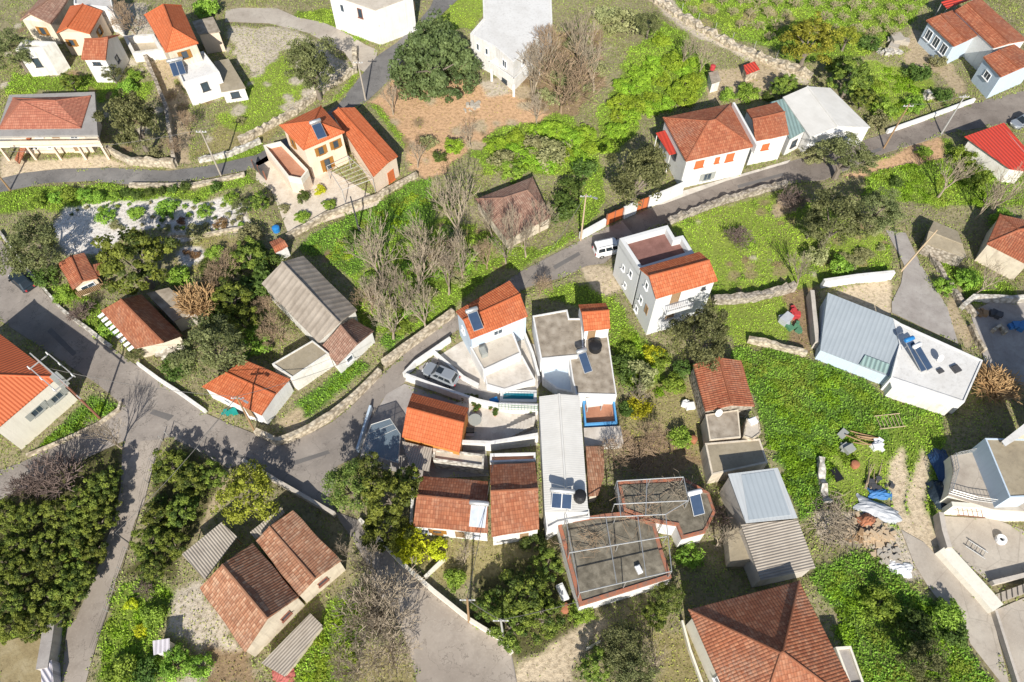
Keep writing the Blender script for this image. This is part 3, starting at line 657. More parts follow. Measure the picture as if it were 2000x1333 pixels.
    d = nrm(rng.normal(size=(N, 3))); d[:, 2] = np.abs(d[:, 2]); d *= (.55 + .5 * rng.random((N, 1)) ** .5) * (1 + .25 * np.sin(i * 1.7 + 4 * np.arctan2(d[:, 1], d[:, 0])))[:, None]
    pos = np.stack([C[i, 0], C[i, 1], np.zeros(N)], 1) + d * np.stack([C[i, 2], C[i, 2], C[i, 2] * .42], 1)
    n = nrm(d + rng.normal(size=(N, 3)) * .6); base = np.array([w[4] for w in WEEDS])[i]
    jx = np.clip(((pos[:, 0] - GX0) / GS).astype(int), 0, nx - 1); jy = np.clip(((pos[:, 1] - GY0) / GS).astype(int), 0, ny - 1)
    c = base * (.6 + .7 * rng.random((N, 1))) * (.75 + .5 * np.repeat(rng.random(len(C)), k))[:, None] * (.7 + .6 * N3[jy, jx])[:, None]
    y2 = np.clip((N1[jy, jx] - .48) * 3, 0, .6)[:, None]; c = c * (1 - y2) + np.array((.24, .25, .06)) * y2
    ok = ~(soft[jy, jx] | (GVEG[jy, jx] < 2)); pos, n, c = pos[ok], n[ok], c[ok]; N = len(pos)
    me = npmesh('tall_weeds', leaves(pos, n, .065 + .10 * rng.random(N), 2.1), 4, c, 'leaf'); o = bpy.data.objects.new('tall_weeds', me); COL.objects.link(o); stuff(o)
    o['label'] = 'tall leafy weeds growing in lush clumps over the fields'; o['category'] = 'weeds'

# ================================================================== THE PLACE
SOFT = []
# ------------------------------------------------------------------ roads, yards, paving (sheets)
sheet('road', [(-40, 420), (0, 466), (30, 515), (57, 533), (87, 572), (120, 606), (165, 639), (216, 678), (249, 702), (270, 716), (315, 748), (348, 769), (402, 808), (450, 829), (503, 850), (545, 870), (566, 864), (608, 846), (650, 824), (695, 786), (746, 733), (790, 691), (886, 620), (1016, 531), (1130, 472), (1181, 446), (1295, 397), (1418, 352), (1520, 322), (1589, 303), (1729, 262), (1810, 235), (1900, 202), (1975, 184), (2060, 160),
    (2060, 215), (2000, 237), (1861, 258), (1792, 281), (1729, 299), (1610, 352), (1532, 360), (1460, 383), (1394, 402), (1300, 436), (1230, 470), (1180, 515), (1145, 520), (1100, 542), (1028, 562), (960, 606), (883, 652), (850, 680), (795, 726), (790, 748), (747, 780), (722, 830), (700, 890), (660, 910), (650, 950), (640, 974), (656, 1000), (704, 1018), (785, 1103), (848, 1158), (918, 1214), (981, 1254), (999, 1276), (1015, 1360),
    (820, 1360), (800, 1270), (770, 1190), (720, 1110), (690, 1055), (656, 1008), (545, 945), (479, 905), (445, 915), (400, 887), (330, 853), (318, 858), (303, 899), (282, 980), (264, 1017), (249, 1071), (228, 1128), (210, 1194), (186, 1266), (160, 1360), (118, 1360), (130, 1228), (147, 1212), (192, 1107), (222, 1010), (236, 950), (240, 862), (180, 890), (100, 930), (-20, 985), (-20, 925), (39, 905), (120, 865), (192, 832), (230, 803), (238, 790), (192, 752), (18, 638), (-40, 600)], 'asphalt', .03)
sheet('lane', [(-40, 358), (0, 349), (45, 338), (120, 330), (210, 328), (330, 334), (420, 322), (500, 303), (560, 270), (657, 209), (711, 141), (735, 111), (774, 84), (807, 54), (840, 15), (855, -20), (905, -20), (894, 0), (858, 33), (822, 60), (768, 150), (720, 195), (696, 212), (600, 275), (510, 322), (480, 333), (390, 351), (300, 361), (255, 361), (180, 354), (90, 358), (0, 376), (-40, 386)], 'asphaltdark', .03)
sheet('side_lane', [(440, 20), (468, 16), (540, 16), (580, 34), (630, 44), (666, 58), (714, 88), (738, 98), (735, 111), (711, 141), (690, 128), (672, 102), (645, 87), (600, 64), (525, 46), (440, 43)], 'concrete', .034)
sheet('driveway', [(1730, 450), (1769, 455), (1799, 518), (1850, 600), (1872, 672), (1820, 648), (1742, 611), (1742, 590), (1760, 554), (1766, 518), (1754, 494)], 'slab', .03)
sheet('courtyard', [(1895, 610), (1940, 588), (2020, 590), (2020, 760), (1930, 730)], 'slab', .034)
sheet('concrete_lane', [(1760, 1035), (1805, 1060), (1850, 1108), (1913, 1170), (1936, 1192), (1975, 1350), (1968, 1350), (1895, 1257), (1880, 1212), (1835, 1175), (1811, 1143), (1785, 1100)], 'concrete', .03)
SOFT.append(('dirt', [(990, 1340), (1010, 1290), (1060, 1275), (1100, 1245), (1150, 1205), (1190, 1215), (1150, 1250), (1120, 1290), (1110, 1340)]))
SOFT.append(('dirt', [(1738, 900), (1762, 868), (1772, 930), (1766, 985), (1778, 1025), (1802, 1062), (1770, 1062), (1744, 1010), (1735, 950)]))
SOFT.append(('dirt', [(1778, 930), (1800, 878), (1816, 900), (1808, 960), (1812, 1010), (1832, 1062), (1858, 1112), (1800, 1090), (1786, 1050), (1772, 1005), (1770, 960)]))
sheet('paved_yard', [(500, 318), (545, 290), (640, 330), (745, 392), (735, 402), (640, 432), (565, 462), (548, 418), (530, 372), (500, 352)], 'pavedcream', .03)
SOFT.append(('gravel', [(95, 445), (128, 405), (190, 400), (215, 392), (260, 396), (330, 388), (398, 398), (440, 388), (486, 396), (490, 448), (420, 460), (345, 474), (330, 448), (255, 452), (200, 500), (130, 500), (112, 470)]))
SOFT.append(('gravel', [(345, 492), (360, 484), (398, 482), (406, 500), (385, 514), (360, 522)]))
sheet('dry_lawn', [(0, 1255), (40, 1245), (105, 1230), (98, 1345), (0, 1345)], 'drygrass', .02)
SOFT.append(('dirt', [(1130, 520), (1190, 520), (1215, 565), (1180, 575), (1150, 560)]))
SOFT.append(('dirt', [(1625, 570), (1730, 545), (1748, 560), (1742, 610), (1735, 618), (1660, 588)]))
sheet('village_yard', [(795, 735), (900, 668), (985, 650), (1060, 680), (1060, 740), (1040, 775), (935, 790), (790, 745)], 'patio', .04)
sheet('village_terrace', [(880, 792), (935, 772), (1050, 800), (1052, 870), (960, 880), (890, 880)], 'patio', .036)
sheet('front_apron', [(1264, 404), (1330, 374), (1470, 334), (1545, 312), (1538, 319), (1418, 354), (1296, 399)], 'patio', .038)
sheet('shaded_court', [(715, 835), (755, 770), (790, 750), (905, 790), (800, 860), (950, 880), (955, 930), (830, 935), (700, 905)], 'slab', .034)
SOFT.append(('dirt', [(0, 300), (60, 318), (210, 305), (250, 325), (120, 332), (0, 350)]))
sheet('lane', [(318, 858), (303, 899), (282, 980), (264, 1017), (249, 1071), (228, 1128), (210, 1194), (186, 1266), (160, 1360), (118, 1360), (130, 1228), (147, 1212), (192, 1107), (222, 1010), (240, 945), (252, 900), (275, 862)], 'asphalttan', .034)
sheet('road_patch', [(700, 1113), (720, 1130), (770, 1110), (785, 1105), (848, 1160), (918, 1216), (981, 1256), (997, 1278), (1013, 1360), (822, 1360), (800, 1272), (770, 1195)], 'asphalttan', .034)
sheet('upper_road', [(1215, 432), (1295, 398), (1418, 353), (1520, 323), (1589, 304), (1729, 263), (1810, 236), (1900, 203), (1975, 185), (2058, 163), (2058, 213), (2000, 236), (1861, 257), (1792, 280), (1729, 298), (1610, 351), (1532, 359), (1460, 382), (1394, 401), (1300, 435), (1240, 462)], 'asphaltbrown', .034)
sheet('car_yard', [(812, 722), (850, 695), (900, 722), (940, 762), (985, 768), (975, 788), (930, 786), (870, 764), (815, 748)], 'slab', .046)
sheet('lower_yard', [(1835, 1008), (1943, 1014), (2010, 1040), (2010, 1130), (1931, 1136), (1840, 1062)], 'concrete', .034)
sheet('corner_yard', [(1936, 1195), (2020, 1160), (2020, 1350), (1985, 1350)], 'concrete', .036)

# ------------------------------------------------------------------ houses: top left
gable('old_house', 'old house with weathered brown gable roof at the upper left corner', 'house', [(98, 46), (140, -12), (100, -16), (38, 39)][0:2] + [(88, -14), (38, 39)], [(57, 26), (108, -14)], 4.0, 'creamold', 't_dull', w=[(3, .55, 2.2, .9, 1.3, 's')])
gable('house', 'small cream house with bright orange gable roof beside the old brown-roofed house', 'house', [(175, 66), (200, 21), (137, 12), (110, 64)], [(130, 54), (162, 8)], 4.2, 'cream', 't_bright', w=[(3, .25, 2.3, .8, 1.1, 's'), (0, .5, 2.5, .9, 1.1, 's')])
flat('house', 'flat-roofed white house behind the small bright orange gable roof', 'house', [(144, -10), (215, -10), (222, 26), (206, 14), (144, 8)], 4.5, 'white', 'greyroof', .25)
flat('ruined_house', 'roofless old whitewashed house shell standing in the trees below the brown roof', 'ruin', [(30, 98), (82, 94), (108, 82), (44, 78)], 4.8, 'whiteold', 'rooft', .6, .45, w=[(0, .5, 2.4, .9, 1.5, 'k')])
gable('cottage', 'narrow white cottage with plain red tile roof and tiny twin windows', 'house', [(158, 115), (206, 116)], [(165, 77), (211, 74)], 4.4, 'white', 't_red', zr=5.9, w=[(0, .4, 3.4, .5, .5, 'k'), (0, .6, 3.4, .5, .5, 'k'), (1, .5, 2.2, .8, 1.1, 'k')])
hip('house', 'tall house with long orange hipped roof above a white terrace block', 'house', [(387, 84), (323, 102), (282, 30), (354, 11)][1:] + [(387, 84)], [(336, 54), (319, 9)], 7.2, 'creamold', 't_bright', 9.0) if 0 else None
hip('house', 'tall house with long orange hipped roof above a white terrace block', 'house', [(323, 102), (282, 30), (354, 11), (387, 84)], [(336, 54), (319, 9)], 7.0, 'creamold', 't_bright', 8.9, w=[(3, .5, 5.6, .9, 1.2, 's'), (0, .5, 5.5, .8, 1.2, 'k'), (0, .2, 2.5, .8, 1.2, 'k')])
flat('terrace_block', 'white flat terrace block with one dark window in front of the long orange hipped roof', 'house', [(338, 118), (397, 100), (428, 140), (357, 162)], 4.2, 'white', 'whiteroof', .35, .2, w=[(2, .5, 2.5, 1.0, 1.4, 'k')])
flat('annex', 'beige flat-roofed annex right of the long orange hipped roof', 'annex', [(375, 42), (416, 33), (430, 62), (387, 68)], 3.6, 'cream', 'rooft', 0, over=.2)
flat('outbuilding', 'low concrete-roofed outbuilding at the foot of the beige annex', 'outbuilding', [(418, 120), (446, 115), (480, 172), (432, 180)], 2.2, 'white', 'roofbrown', 0, over=.15, w=[(2, .5, 1.2, 1.2, 1.0, 'k')])
flat('low_ruin', 'low rubble ruin with open white walls between the cottage and the long house', 'ruin', [(240, 70), (300, 66), (318, 98), (258, 105)], 1.6, 'whiteold', 'track', 1.2, .5)
t = hip('house', 'wide cream house with faded red hipped tiles set inside a grey concrete rim', 'house', [(-3, 252), (25, 192), (177, 188), (158, 250)], [(42, 198), (109, 197)], 4.95, 'cream', 't_salmon', 6.3, over=.5, w=[(3, .15, 3.6, 1.0, 1.8, 'w'), (3, .4, 3.6, .9, 1.8, 'd'), (3, .62, 3.6, 1.0, 1.4, 'w'), (3, .2, 1.2, 1.0, 1.8, 'd'), (3, .55, 1.4, 1.1, 1.0, 'w'), (3, .8, 1.4, 1.1, 1.0, 'w')])
T = W2([(-8, 267), (18, 186), (185, 180), (191, 264)], 4.8); m = MB(); m.prism([(p.x, p.y) for p in T], 4.5, 4.83); m.build('roof_rim', 'greyrim', t)
T = W2([(-8, 287), (20, 230), (178, 230), (200, 285)], 2.7); m = MB(); m.prism([(p.x, p.y) for p in T], 2.5, 2.72); b_ = m.build('balcony', 'pale', t)
m = MB(); q = [Vector((p.x, p.y, 0)) for p in T]; m.obox(q[3] + Vector((0, 0, 2.72)), q[0] - q[3], Vector((0, .15, 0)), Vector((0, 0, .9))); m.obox(q[3] + Vector((0, 0, 2.72)), (q[2] - q[3]), Vector((-.15, 0, 0)), Vector((0, 0, .9))); m.build('balcony_rail', 'cream', b_)
for k in (.02, .28, .52, .76, .98): m = MB(); p = q[0].lerp(q[3], k) + Vector((0, .2, 0)); m.box((p.x, p.y, 1.1), (.3, .3, 2.8)); m.build('pillar', 'cream', t)
A_ = P(36, 322, 0); B_ = P(80, 288, 0); m = MB(); m.slab([(A_.x, A_.y, 1.0), (A_.x + .9, A_.y - .8, 1.0), (B_.x + .9, B_.y - .8, 3.4), (B_.x, B_.y, 3.4)], .2, (A_.x, A_.y, 1.0), (B_.x, B_.y, 3.4)); m.build('stair_roof', 't_red', t)

# ------------------------------------------------------------------ houses: top middle
t = flat('house', 'white two-storey house with brown balcony railing at the top edge by the lane', 'house', [(640, -12), (700, -45), (808, -8), (732, 20)], 6.2, 'white', 'rooftan', 0, over=.1, w=[(3, .35, 4.6, .8, 1.6, 'r'), (3, .75, 4.4, .7, 1.3, 'w')])
A_, B_ = P(735, 46, 3.4), P(806, 14, 3.4); n_ = Vector((B_.y - A_.y, A_.x - B_.x, 0)).normalized()
m = MB()
for i in range(15): p = A_.lerp(B_, i / 14) + n_ * .6; m.tube([(p.x, p.y, 3.3), (p.x, p.y, 4.6)], .05, 4)
for z in (3.5, 4.6): m.tube([A_ + n_ * .6 + Vector((0, 0, z - 3.4)), B_ + n_ * .6 + Vector((0, 0, z - 3.4))], .05, 4)
m.obox(A_ + Vector((0, 0, -.2)), B_ - A_, n_ * .7, Vector((0, 0, .15))); m.build('balcony_rail', 'wood', t)

hip('villa', 'cream two-storey villa with orange pyramid roof and brown shuttered windows', 'house', [(592, 293), (673, 258), (627, 207), (546, 245)], [(608, 237), (613, 236)], 5.6, 'cream', 't_bright', 7.5, over=.3, w=[(0, .38, 4.0, .8, 1.3, 's'), (0, .78, 4.0, .8, 1.3, 's'), (3, .35, 3.9, .8, 1.4, 's'), (0, .45, 1.3, .9, 2.0, 's')])
gable('villa_wing', 'long low villa wing under a bright orange gable roof with a cream gable end', 'house', [(729, 345), (648, 220), (693, 210), (777, 305)], [(758, 317), (661, 211)], 3.6, 'cream', 't_bright', over=.2, w=[(3, .35, 1.0, 1.1, 1.9, 'o')])
t = flat('terrace', 'villa terrace block with terracotta floor and cream parapet', 'terrace', [(514, 284), (548, 276), (602, 332), (588, 350), (562, 345)], 3.0, 'cream', 'terracotta', .7, .22, parmat='pale')
t = thing('pergola', 'metal vine pergola over the paved yard in front of the villa', 'pergola', P(675, 345, 0))
pg = [P(638, 325, 2.5), P(680, 305, 2.5), P(728, 350, 2.5), P(668, 372, 2.5)]
for i in range(4): m = MB(); m.tube([(pg[i].x, pg[i].y, 0), pg[i]], .06, 5); m.build('post', 'galv', t)
m = MB()
for i in range(4): m.tube([pg[i], pg[(i + 1) % 4]], .05, 4)
for k in range(1, 7): m.tube([pg[0].lerp(pg[3], k / 7), pg[1].lerp(pg[2], k / 7)], .03, 4)
m.build('beams', 'galv', t)
t = flat('house', 'large white modern house with wide pale flat roof above a bare earth slope', 'house', [(918, 66), (944, 36), (942, -30), (1076, -30), (1079, 45), (1003, 122), (968, 92)], 5.2, 'white', 'whiteroof', .15, .25, w=[(6, .35, 3.6, .5, 1.1, 'w'), (6, .70, 3.6, .5, 1.1, 'w'), (5, .5, 3.6, 1.0, 1.2, 'w'), (4, .75, 3.6, .9, 1.1, 'w'), (4, .5, 1.3, 1.0, 1.9, 'd'), (5, .5, 1.2, 1.2, 2.0, 'k')])
pl = FOOT[-1]; a_, b_, c_ = (Vector((*pl[k], 0)) for k in (6, 5, 4)); c_ = b_.lerp(c_, .55); e1, e2 = (b_ - a_).normalized(), (c_ - b_).normalized(); n1, n2 = Vector((e1.y, -e1.x, 0)), Vector((e2.y, -e2.x, 0))
if n1.dot(a_ - cen(pl)) < 0: n1 = -n1
if n2.dot(c_ - cen(pl)) < 0: n2 = -n2
T = [a_ + n1 * .05, a_ + n1 * 1.4, b_ + (n1 + n2) * 1.15, c_ + n2 * 1.4, c_ + n2 * .05, b_ + (n1 + n2) * .05]
m = MB(); m.prism([(p.x, p.y) for p in T], 2.15, 2.45); bo = m.build('balcony', 'white', t); m = MB()
for p, q in ((T[0], T[1]), (T[1], T[2]), (T[2], T[3]), (T[3], T[4])): d = (q - p).normalized(); m.obox(p + Vector((0, 0, 2.453)), q - p, Vector((-d.y, d.x, 0)) * .15, Vector((0, 0, .85)))
m.build('balcony_rail', 'white', bo)
for p in T[1:4]: m = MB(); p = p.lerp(b_, .12); m.box((p.x, p.y, .95), (.35, .35, 2.4)); m.build('pillar', 'white', t)
# ------------------------------------------------------------------ houses: upper right
hip('house', 'long white house with orange hipped roof and orange shutters standing along the road', 'house', [(1340, 315), (1472, 286), (1428, 202), (1295, 230)], [(1384, 237), (1397, 234)], 5.4, 'white', 't_red', 7.5, over=.25, w=[(0, .22, 4.0, 1.2, 1.2, 'o'), (0, .50, 4.0, .6, 1.0, 'o'), (0, .70, 4.0, 1.1, 1.3, 'o'), (0, .42, 1.2, 1.1, 1.2, 'g'), (3, .6, 3.2, 1.0, 1.2, 'k'), (3, .4, 3.2, .8, 1.2, 'k')])
wall([(1424, 255), (1462, 342)], 6.4, .3, 'white', 'white fire wall parapet between the orange hipped roof and its small red annex roof') if 0 else None
gable('annex', 'white annex with small red tiled roof between the hipped house and the warehouse', 'annex', [(1475, 275), (1541, 262)], [(1470, 233), (1533, 219)], 4.7, 'white', 't_red', zr=5.7, over=.12, w=[(0, .4, 3.0, 1.0, 1.0, 'o')])
flat('infill_block', 'low block with worn green roof squeezed beside the white warehouse', 'outbuilding', [(1504, 200), (1530, 193), (1572, 256), (1543, 272)], 3.2, 'white', 'c_green', 0, over=.05, w=[(2, .5, 1.6, 1.0, 1.2, 'k')])
gable('warehouse', 'white warehouse with broad pale corrugated gable roof by the road', 'warehouse', [(1583, 268), (1529, 190), (1622, 172), (1700, 249)], [(1636, 247), (1577, 169)], 3.4, 'white', 'c_white', over=.1, cap='c_white', w=[(3, .40, 1.35, 2.2, 2.3, 'g'), (3, .78, 1.7, .9, .9, 'k')])
mono('awning', 'crimson corrugated awning on the end wall of the long white house', 'awning', [(1281, 260), (1302, 254), (1326, 298), (1308, 303)], (3.6, 3.9, 3.9, 3.6), 'white', 'c_red', posts=True)
gable('house', 'right-edge white house wing with long red tile roof and a grey veranda', 'house', [(1864, 90), (1810, 39), (1866, 18), (1914, 66)], [(1889, 79), (1838, 28)], 4.0, 'bluewhite', 't_red', zr=4.6, over=.3, w=[(0, .2, 2.2, 1.2, 1.6, 'w'), (0, .5, 2.2, 1.2, 1.6, 'w'), (0, .8, 2.2, 1.2, 1.6, 'w')])
gable('house', 'taller white house with red tile roof behind the veranda wing at the upper right', 'house', [(1942, 93), (1866, 20), (1912, -6), (2006, 78)], [(1972, 84), (1890, 6)], 4.6, 'white', 't_red', zr=5.3, over=.15, w=[(3, .5, 3.2, .8, .9, 'k'), (0, .85, 2.8, .8, .8, 'w')])
gable('house', 'white house with red tile roof whose blue-grey side wall faces the dirt yard', 'house', [(1956, 150), (1921, 111), (1981, 87), (2030, 118)], [(1992, 134), (1950, 98)], 4.2, 'bluewhite', 't_red', zr=4.9, over=.2, w=[(0, .5, 2.5, 1.3, 1.1, 'w')])
mono('awning', 'crimson sheet awning behind the upper right houses at the top edge', 'awning', [(1838, 4), (1850, 17), (1905, -4), (1880, -12)], (3.2, 3.0, 3.0, 3.2), 'galv', 'c_red', posts=True)
mono('shed', 'open shed with wide bright red sheet roof below the road at the right edge', 'shed', [(1884, 267), (1961, 240), (2012, 300), (2012, 336), (1974, 331)], (3.2, 3.4, 3.3, 2.8, 2.8), 'whiteold', 'c_red', over=.5)
for (u, v, lb) in ((1399, 150, 'white chicken coop with small red drum on top in the weeds'),): flat('coop', lb, 'coop', [(1384, 142), (1402, 138), (1408, 158), (1390, 164)], 1.8, 'whiteold', 'rooft', 0, over=.1)
mono('coop', 'small coop with crimson sheet roof beside the stone path wall', 'coop', [(1452, 128), (1474, 120), (1484, 136), (1458, 146)], (1.8, 1.8, 1.6, 1.6), 'stonepale', 'c_red')
# ------------------------------------------------------------------ houses: left
gable('garden_hut', 'small orange-tiled garden hut by the gravel garden', 'hut', [(141, 565), (113, 515), (164, 494), (191, 542)], [(160, 549), (138, 500)], 2.1, 'cream', 't_red', over=.3, w=[(3, .5, 1.2, 1.6, .6, 'w')])
mono('lean_to', 'tiled lean-to on the right side of the garden hut', 'lean-to', [(181, 517), (199, 513), (206, 532), (188, 541)], (2.0, 1.8, 1.8, 2.0), 'wood', 't_red', posts=True)
mono('plank_fence', 'orange plank screen in front of the garden hut', 'fence', [(147, 572), (214, 548), (218, 556), (152, 580)], (1.3, 1.3, .4, .4), 'wood', 'plank', posts=True)
t = gable('old_house', 'dilapidated red-tiled cottage with a striped sheet strip by the road', 'house', [(262, 680), (197, 607), (276, 575), (355, 655)], [(318, 668), (236, 585)], 2.5, 'creamold', 't_brown', over=.2)
A_, B_ = P(190, 618, 2.3), P(255, 690, 2.3); e_ = (B_ - A_); n_ = Vector((-.9, -.45, 0)) * .5
m = MB()
for i in range(9):
    p = A_ + e_ * (i / 9); m.slab([p, p + e_ / 16, p + e_ / 16 + Vector((.75, .5, .25)), p + Vector((.75, .5, .25))], .05, p, p + e_ / 16)
m.build('striped_sheet', 'whitepaint', t)
flat('shed', 'bare concrete flat roof half hidden under golden twigs behind the striped cottage', 'shed', [(285, 573), (330, 562), (382, 608), (339, 628)], 2.4, 'concwall', 'rooft', 0, over=.1)
gable('cottage', 'orange-tiled cottage at the road junction with rubbish piled along its front', 'house', [(394, 755), (510, 811), (566, 740), (478, 703)], [(440, 728), (537, 771)], 2.8, 'white', 't_orange', over=.15, w=[(0, .75, 1.2, .9, 1.9, 'd'), (0, .35, 1.5, .9, .9, 'w')])
flat('outbuilding', 'long low outbuilding with dry grass on its flat roof behind the junction cottage', 'outbuilding', [(531, 711), (610, 665), (642, 690), (571, 738)], 2.9, 'whiteold', 'roofbrown', .12, .15)
gable('barn', 'long barn with grey corrugated gable roof among the trees', 'barn', [(621, 668), (511, 554), (592, 500), (697, 605)], [(662, 630), (551, 512)], 3.2, 'whiteold', 'c_grey', over=.2, cap='c_grey')
gable('lean_to', 'small tan-roofed house attached to the lower end of the grey barn', 'house', [(658, 712), (628, 676), (688, 622), (729, 646)], [(697, 672), (665, 636)], 2.5, 'white', 't_dull', over=.12, w=[(3, .7, 1.3, .9, .9, 'w')])
gable('outhouse', 'tiny white outhouse with rusty red roof at the corner of the barn', 'outhouse', [(537, 493), (562, 480), (547, 464), (526, 473)], [(533, 484), (556, 471)], 2.0, 'white', 't_red', zr=2.5, over=.1)
hip('old_house', 'abandoned house with faded brown hipped roof overgrown by bare trees', 'house', [(990, 468), (1076, 424), (1040, 346), (929, 389)], [(983, 387), (1030, 372)], 2.2, 'creamold', 't_dull', 3.5, over=.2)
hip('building', 'cream building with ribbed orange roof by the left road junction', 'building', [(-12, 842), (111, 737), (-25, 634), (-150, 733)], [(-60, 733), (-10, 733)], 5.1, 'pale', 'c_orange', 6.9, over=.15, w=[(0, .52, 3.0, 1.2, 1.0, 'g'), (0, .83, 2.6, 1.2, 1.0, 'g')])

# ------------------------------------------------------------------ houses: middle
t = gable('house', 'tall white house with orange roof and brown tiled terrace beside the white van', 'house', [(1281, 583), (1402, 548), (1366, 492), (1249, 524)], [(1268, 540), (1386, 509)], 7.9, 'greywhite', 't_orange', over=.22, w=[(3, .42, 6.9, .6, 1.1, 'w'), (3, .32, 3.6, .6, 1.1, 'w'), (3, .2, 1.1, .6, 1.0, 'w'), (3, .70, 3.6, .6, 1.5, 'd'), (0, .35, 6.5, 1.0, 1.9, 'd'), (0, .35, 3.4, 1.0, 1.9, 'd'), (0, .83, 6.8, .4, .4, 'k')])
for zb in (5.4, 2.3):
    A_, B_ = FOOT[-1][0], FOOT[-1][1]; a, b = Vector((*A_, zb)), Vector((*B_, zb)); e = (b - a).normalized(); n = Vector((e.y, -e.x, 0))
    if n.y > 0: n = -n
    p = a + (b - a) * .14; L = (b - a).length * .45
    m = MB(); m.obox(p, e * L, n * 1.3, Vector((0, 0, .18))); bo = m.build('balcony', 'greywhite', t)
    m = MB(); m.obox(p + n * 1.2 + Vector((0, 0, .18)), e * L, n * .1, Vector((0, 0, .35)))
    for k in range(15): m.obox(p + n * 1.22 + e * (L * k / 14.3) + Vector((0, 0, .53)), e * .05, n * .05, Vector((0, 0, .45)))
    m.obox(p + n * 1.2 + Vector((0, 0, .98)), e * L, n * .1, Vector((0, 0, .07))); m.build('balcony_rail', 'greywhite', bo)
T = W2([(1210, 466), (1304, 440), (1318, 464), (1334, 460), (1356, 495), (1250, 527)], 7.0); poly = [(p.x, p.y) for p in T]
m = MB(); m.prism(poly, -.3, 6.0); m.build('terrace_block', 'greywhite', t); FOOT.append(poly)
m = MB(); m.prism(inset(poly, .05), 5.97, 6.04); m.build('terrace_floor', 'terrabrown', t)
inn = inset(poly, .45); m = MB()
for i in range(5):
    j = i + 1
    m.face([(*poly[i], 5.8), (*poly[j], 5.8), (*poly[j], 7), (*poly[i], 7)]); m.face([(*inn[i], 6), (*inn[j], 6), (*inn[j], 7), (*inn[i], 7)]); m.face([(*poly[i], 7), (*poly[j], 7), (*inn[j], 7), (*inn[i], 7)])
i, j = 5, 0; m.face([(*poly[i], 5.8), (*poly[j], 5.8), (*poly[j], 7), (*poly[i], 7)]); m.face([(*inn[i], 6), (*inn[j], 6), (*inn[j], 7), (*inn[i], 7)]); m.face([(*poly[i], 7), (*poly[j], 7), (*inn[j], 7), (*inn[i], 7)])
m.build('parapet', 'greywhite', t)
ct = cen(poly)
for (tt, zc, ww, hh) in ((.42, 1.4, .5, .8), (.62, 3.6, .5, .9), (.3, 4.4, .6, 1.1)): window(t, poly[5], poly[0], ct, tt, zc, ww, hh, 'w')
t = gable('house', 'pale blue house with orange gable roof and solar heater by the narrow road', 'house', [(919, 662), (1031, 617), (995, 548), (890, 608)], [(905, 626), (1016, 575)], 4.9, 'bluewhite', 't_orange', over=.15, w=[(0, .48, 3.8, 1.1, .9, 'w'), (3, .4, 3.2, .7, 1.0, 'w')])
flat('house_extension', 'flat concrete-roofed extension in front of the pale blue house', 'extension', [(918, 678), (1001, 646), (1018, 690), (944, 724)], 2.7, 'white', 'rooftan', .15, .18)
flat('terrace', 'low white terrace below the flat-roofed extension', 'terrace', [(945, 730), (1020, 694), (1046, 742), (985, 762), (950, 752)], 1.3, 'white', 'patio', .1, .18)
flat('house', 'flat concrete-roofed house with weathered stained roof beside the pale blue house', 'house', [(1040, 617), (1108, 605), (1112, 622), (1137, 622), (1141, 694), (1056, 702)], 3.4, 'white', 'rooft', .12, .18)
gable('stair_house', 'little orange-tiled stair house on the weathered flat roof', 'stair house', [(1141, 646), (1192, 641), (1183, 592), (1130, 595)], [(1136, 611), (1190, 607)], 5.0, 'white', 't_orange', over=.1, w=[(0, .3, 3.8, .8, 1.6, 'd')])
flat('house', 'long flat-roofed house with worn concrete roof, solar panel and black tank', 'house', [(1112, 700), (1142, 696), (1142, 660), (1186, 644), (1200, 742), (1205, 772), (1125, 770), (1118, 742)], 3.0, 'white', 'rooft', .1, .15)
flat('patio_block', 'shaded blue-white patio walls between the two flat roofs', 'patio', [(1056, 706), (1108, 702), (1118, 745), (1120, 768), (1088, 760), (1060, 740)], 1.6, 'white', 'bluewhite', .5, .2)
t = gable('house', 'house with bright orange front roof slope and orange side wall in the walled compound', 'house', [(785, 853), (898, 883), (915, 797), (805, 768)], [(795, 797), (906, 827)], 3.2, 'orangewall', 't_bright', over=.15)
t = gable('long_house', 'long narrow house with pale corrugated roof running down the compound', 'house', [(1064, 1000), (1053, 775), (1132, 773), (1149, 1000)], [(1108, 1000), (1092, 770)], 4.3, 'white', 'c_white', zr=4.75, over=.05, cap='c_white')
flat('roof_platform', 'white block with roof platform at the lower end of the long pale roof', 'house', [(1064, 998), (1150, 994), (1152, 1010), (1090, 1022), (1068, 1034)], 3.6, 'white', 'whiteroof', .2, .15)
gable('house', 'white house with two-tone brown tile roof carrying a pale solar panel', 'house', [(807, 1027), (953, 1041), (953, 940), (824, 930)], [(814, 968), (953, 981)], 3.0, 'white', 't_brown', over=.12, w=[(0, .12, 1.5, .8, .9, 'w'), (0, .3, 1.5, .9, .9, 's'), (0, .62, 1.2, .9, 1.7, 'd'), (0, .86, 1.5, .8, .8, 'w')])
gable('house', 'house with steep brown tile roof right of the two-tone roof', 'house', [(960, 1048), (1053, 1033), (1045, 903), (957, 908)], [(958, 960), (1051, 955)], 3.3, 'white', 't_brown', over=.12, w=[(0, .7, 1.4, .8, 1.6, 'd')])
flat('store', 'rubble-topped white store between the courtyard stairs and the brown roof', 'store', [(957, 886), (1046, 884), (1046, 900), (957, 903)], 2.8, 'white', 'terracotta', .5, .2)
mono('canopy', 'grey corrugated canopy below the bright orange roof', 'canopy', [(785, 862), (845, 876), (838, 922), (800, 912)], (2.6, 2.6, 2.4, 2.4), 'galv', 'c_lean', posts=True)
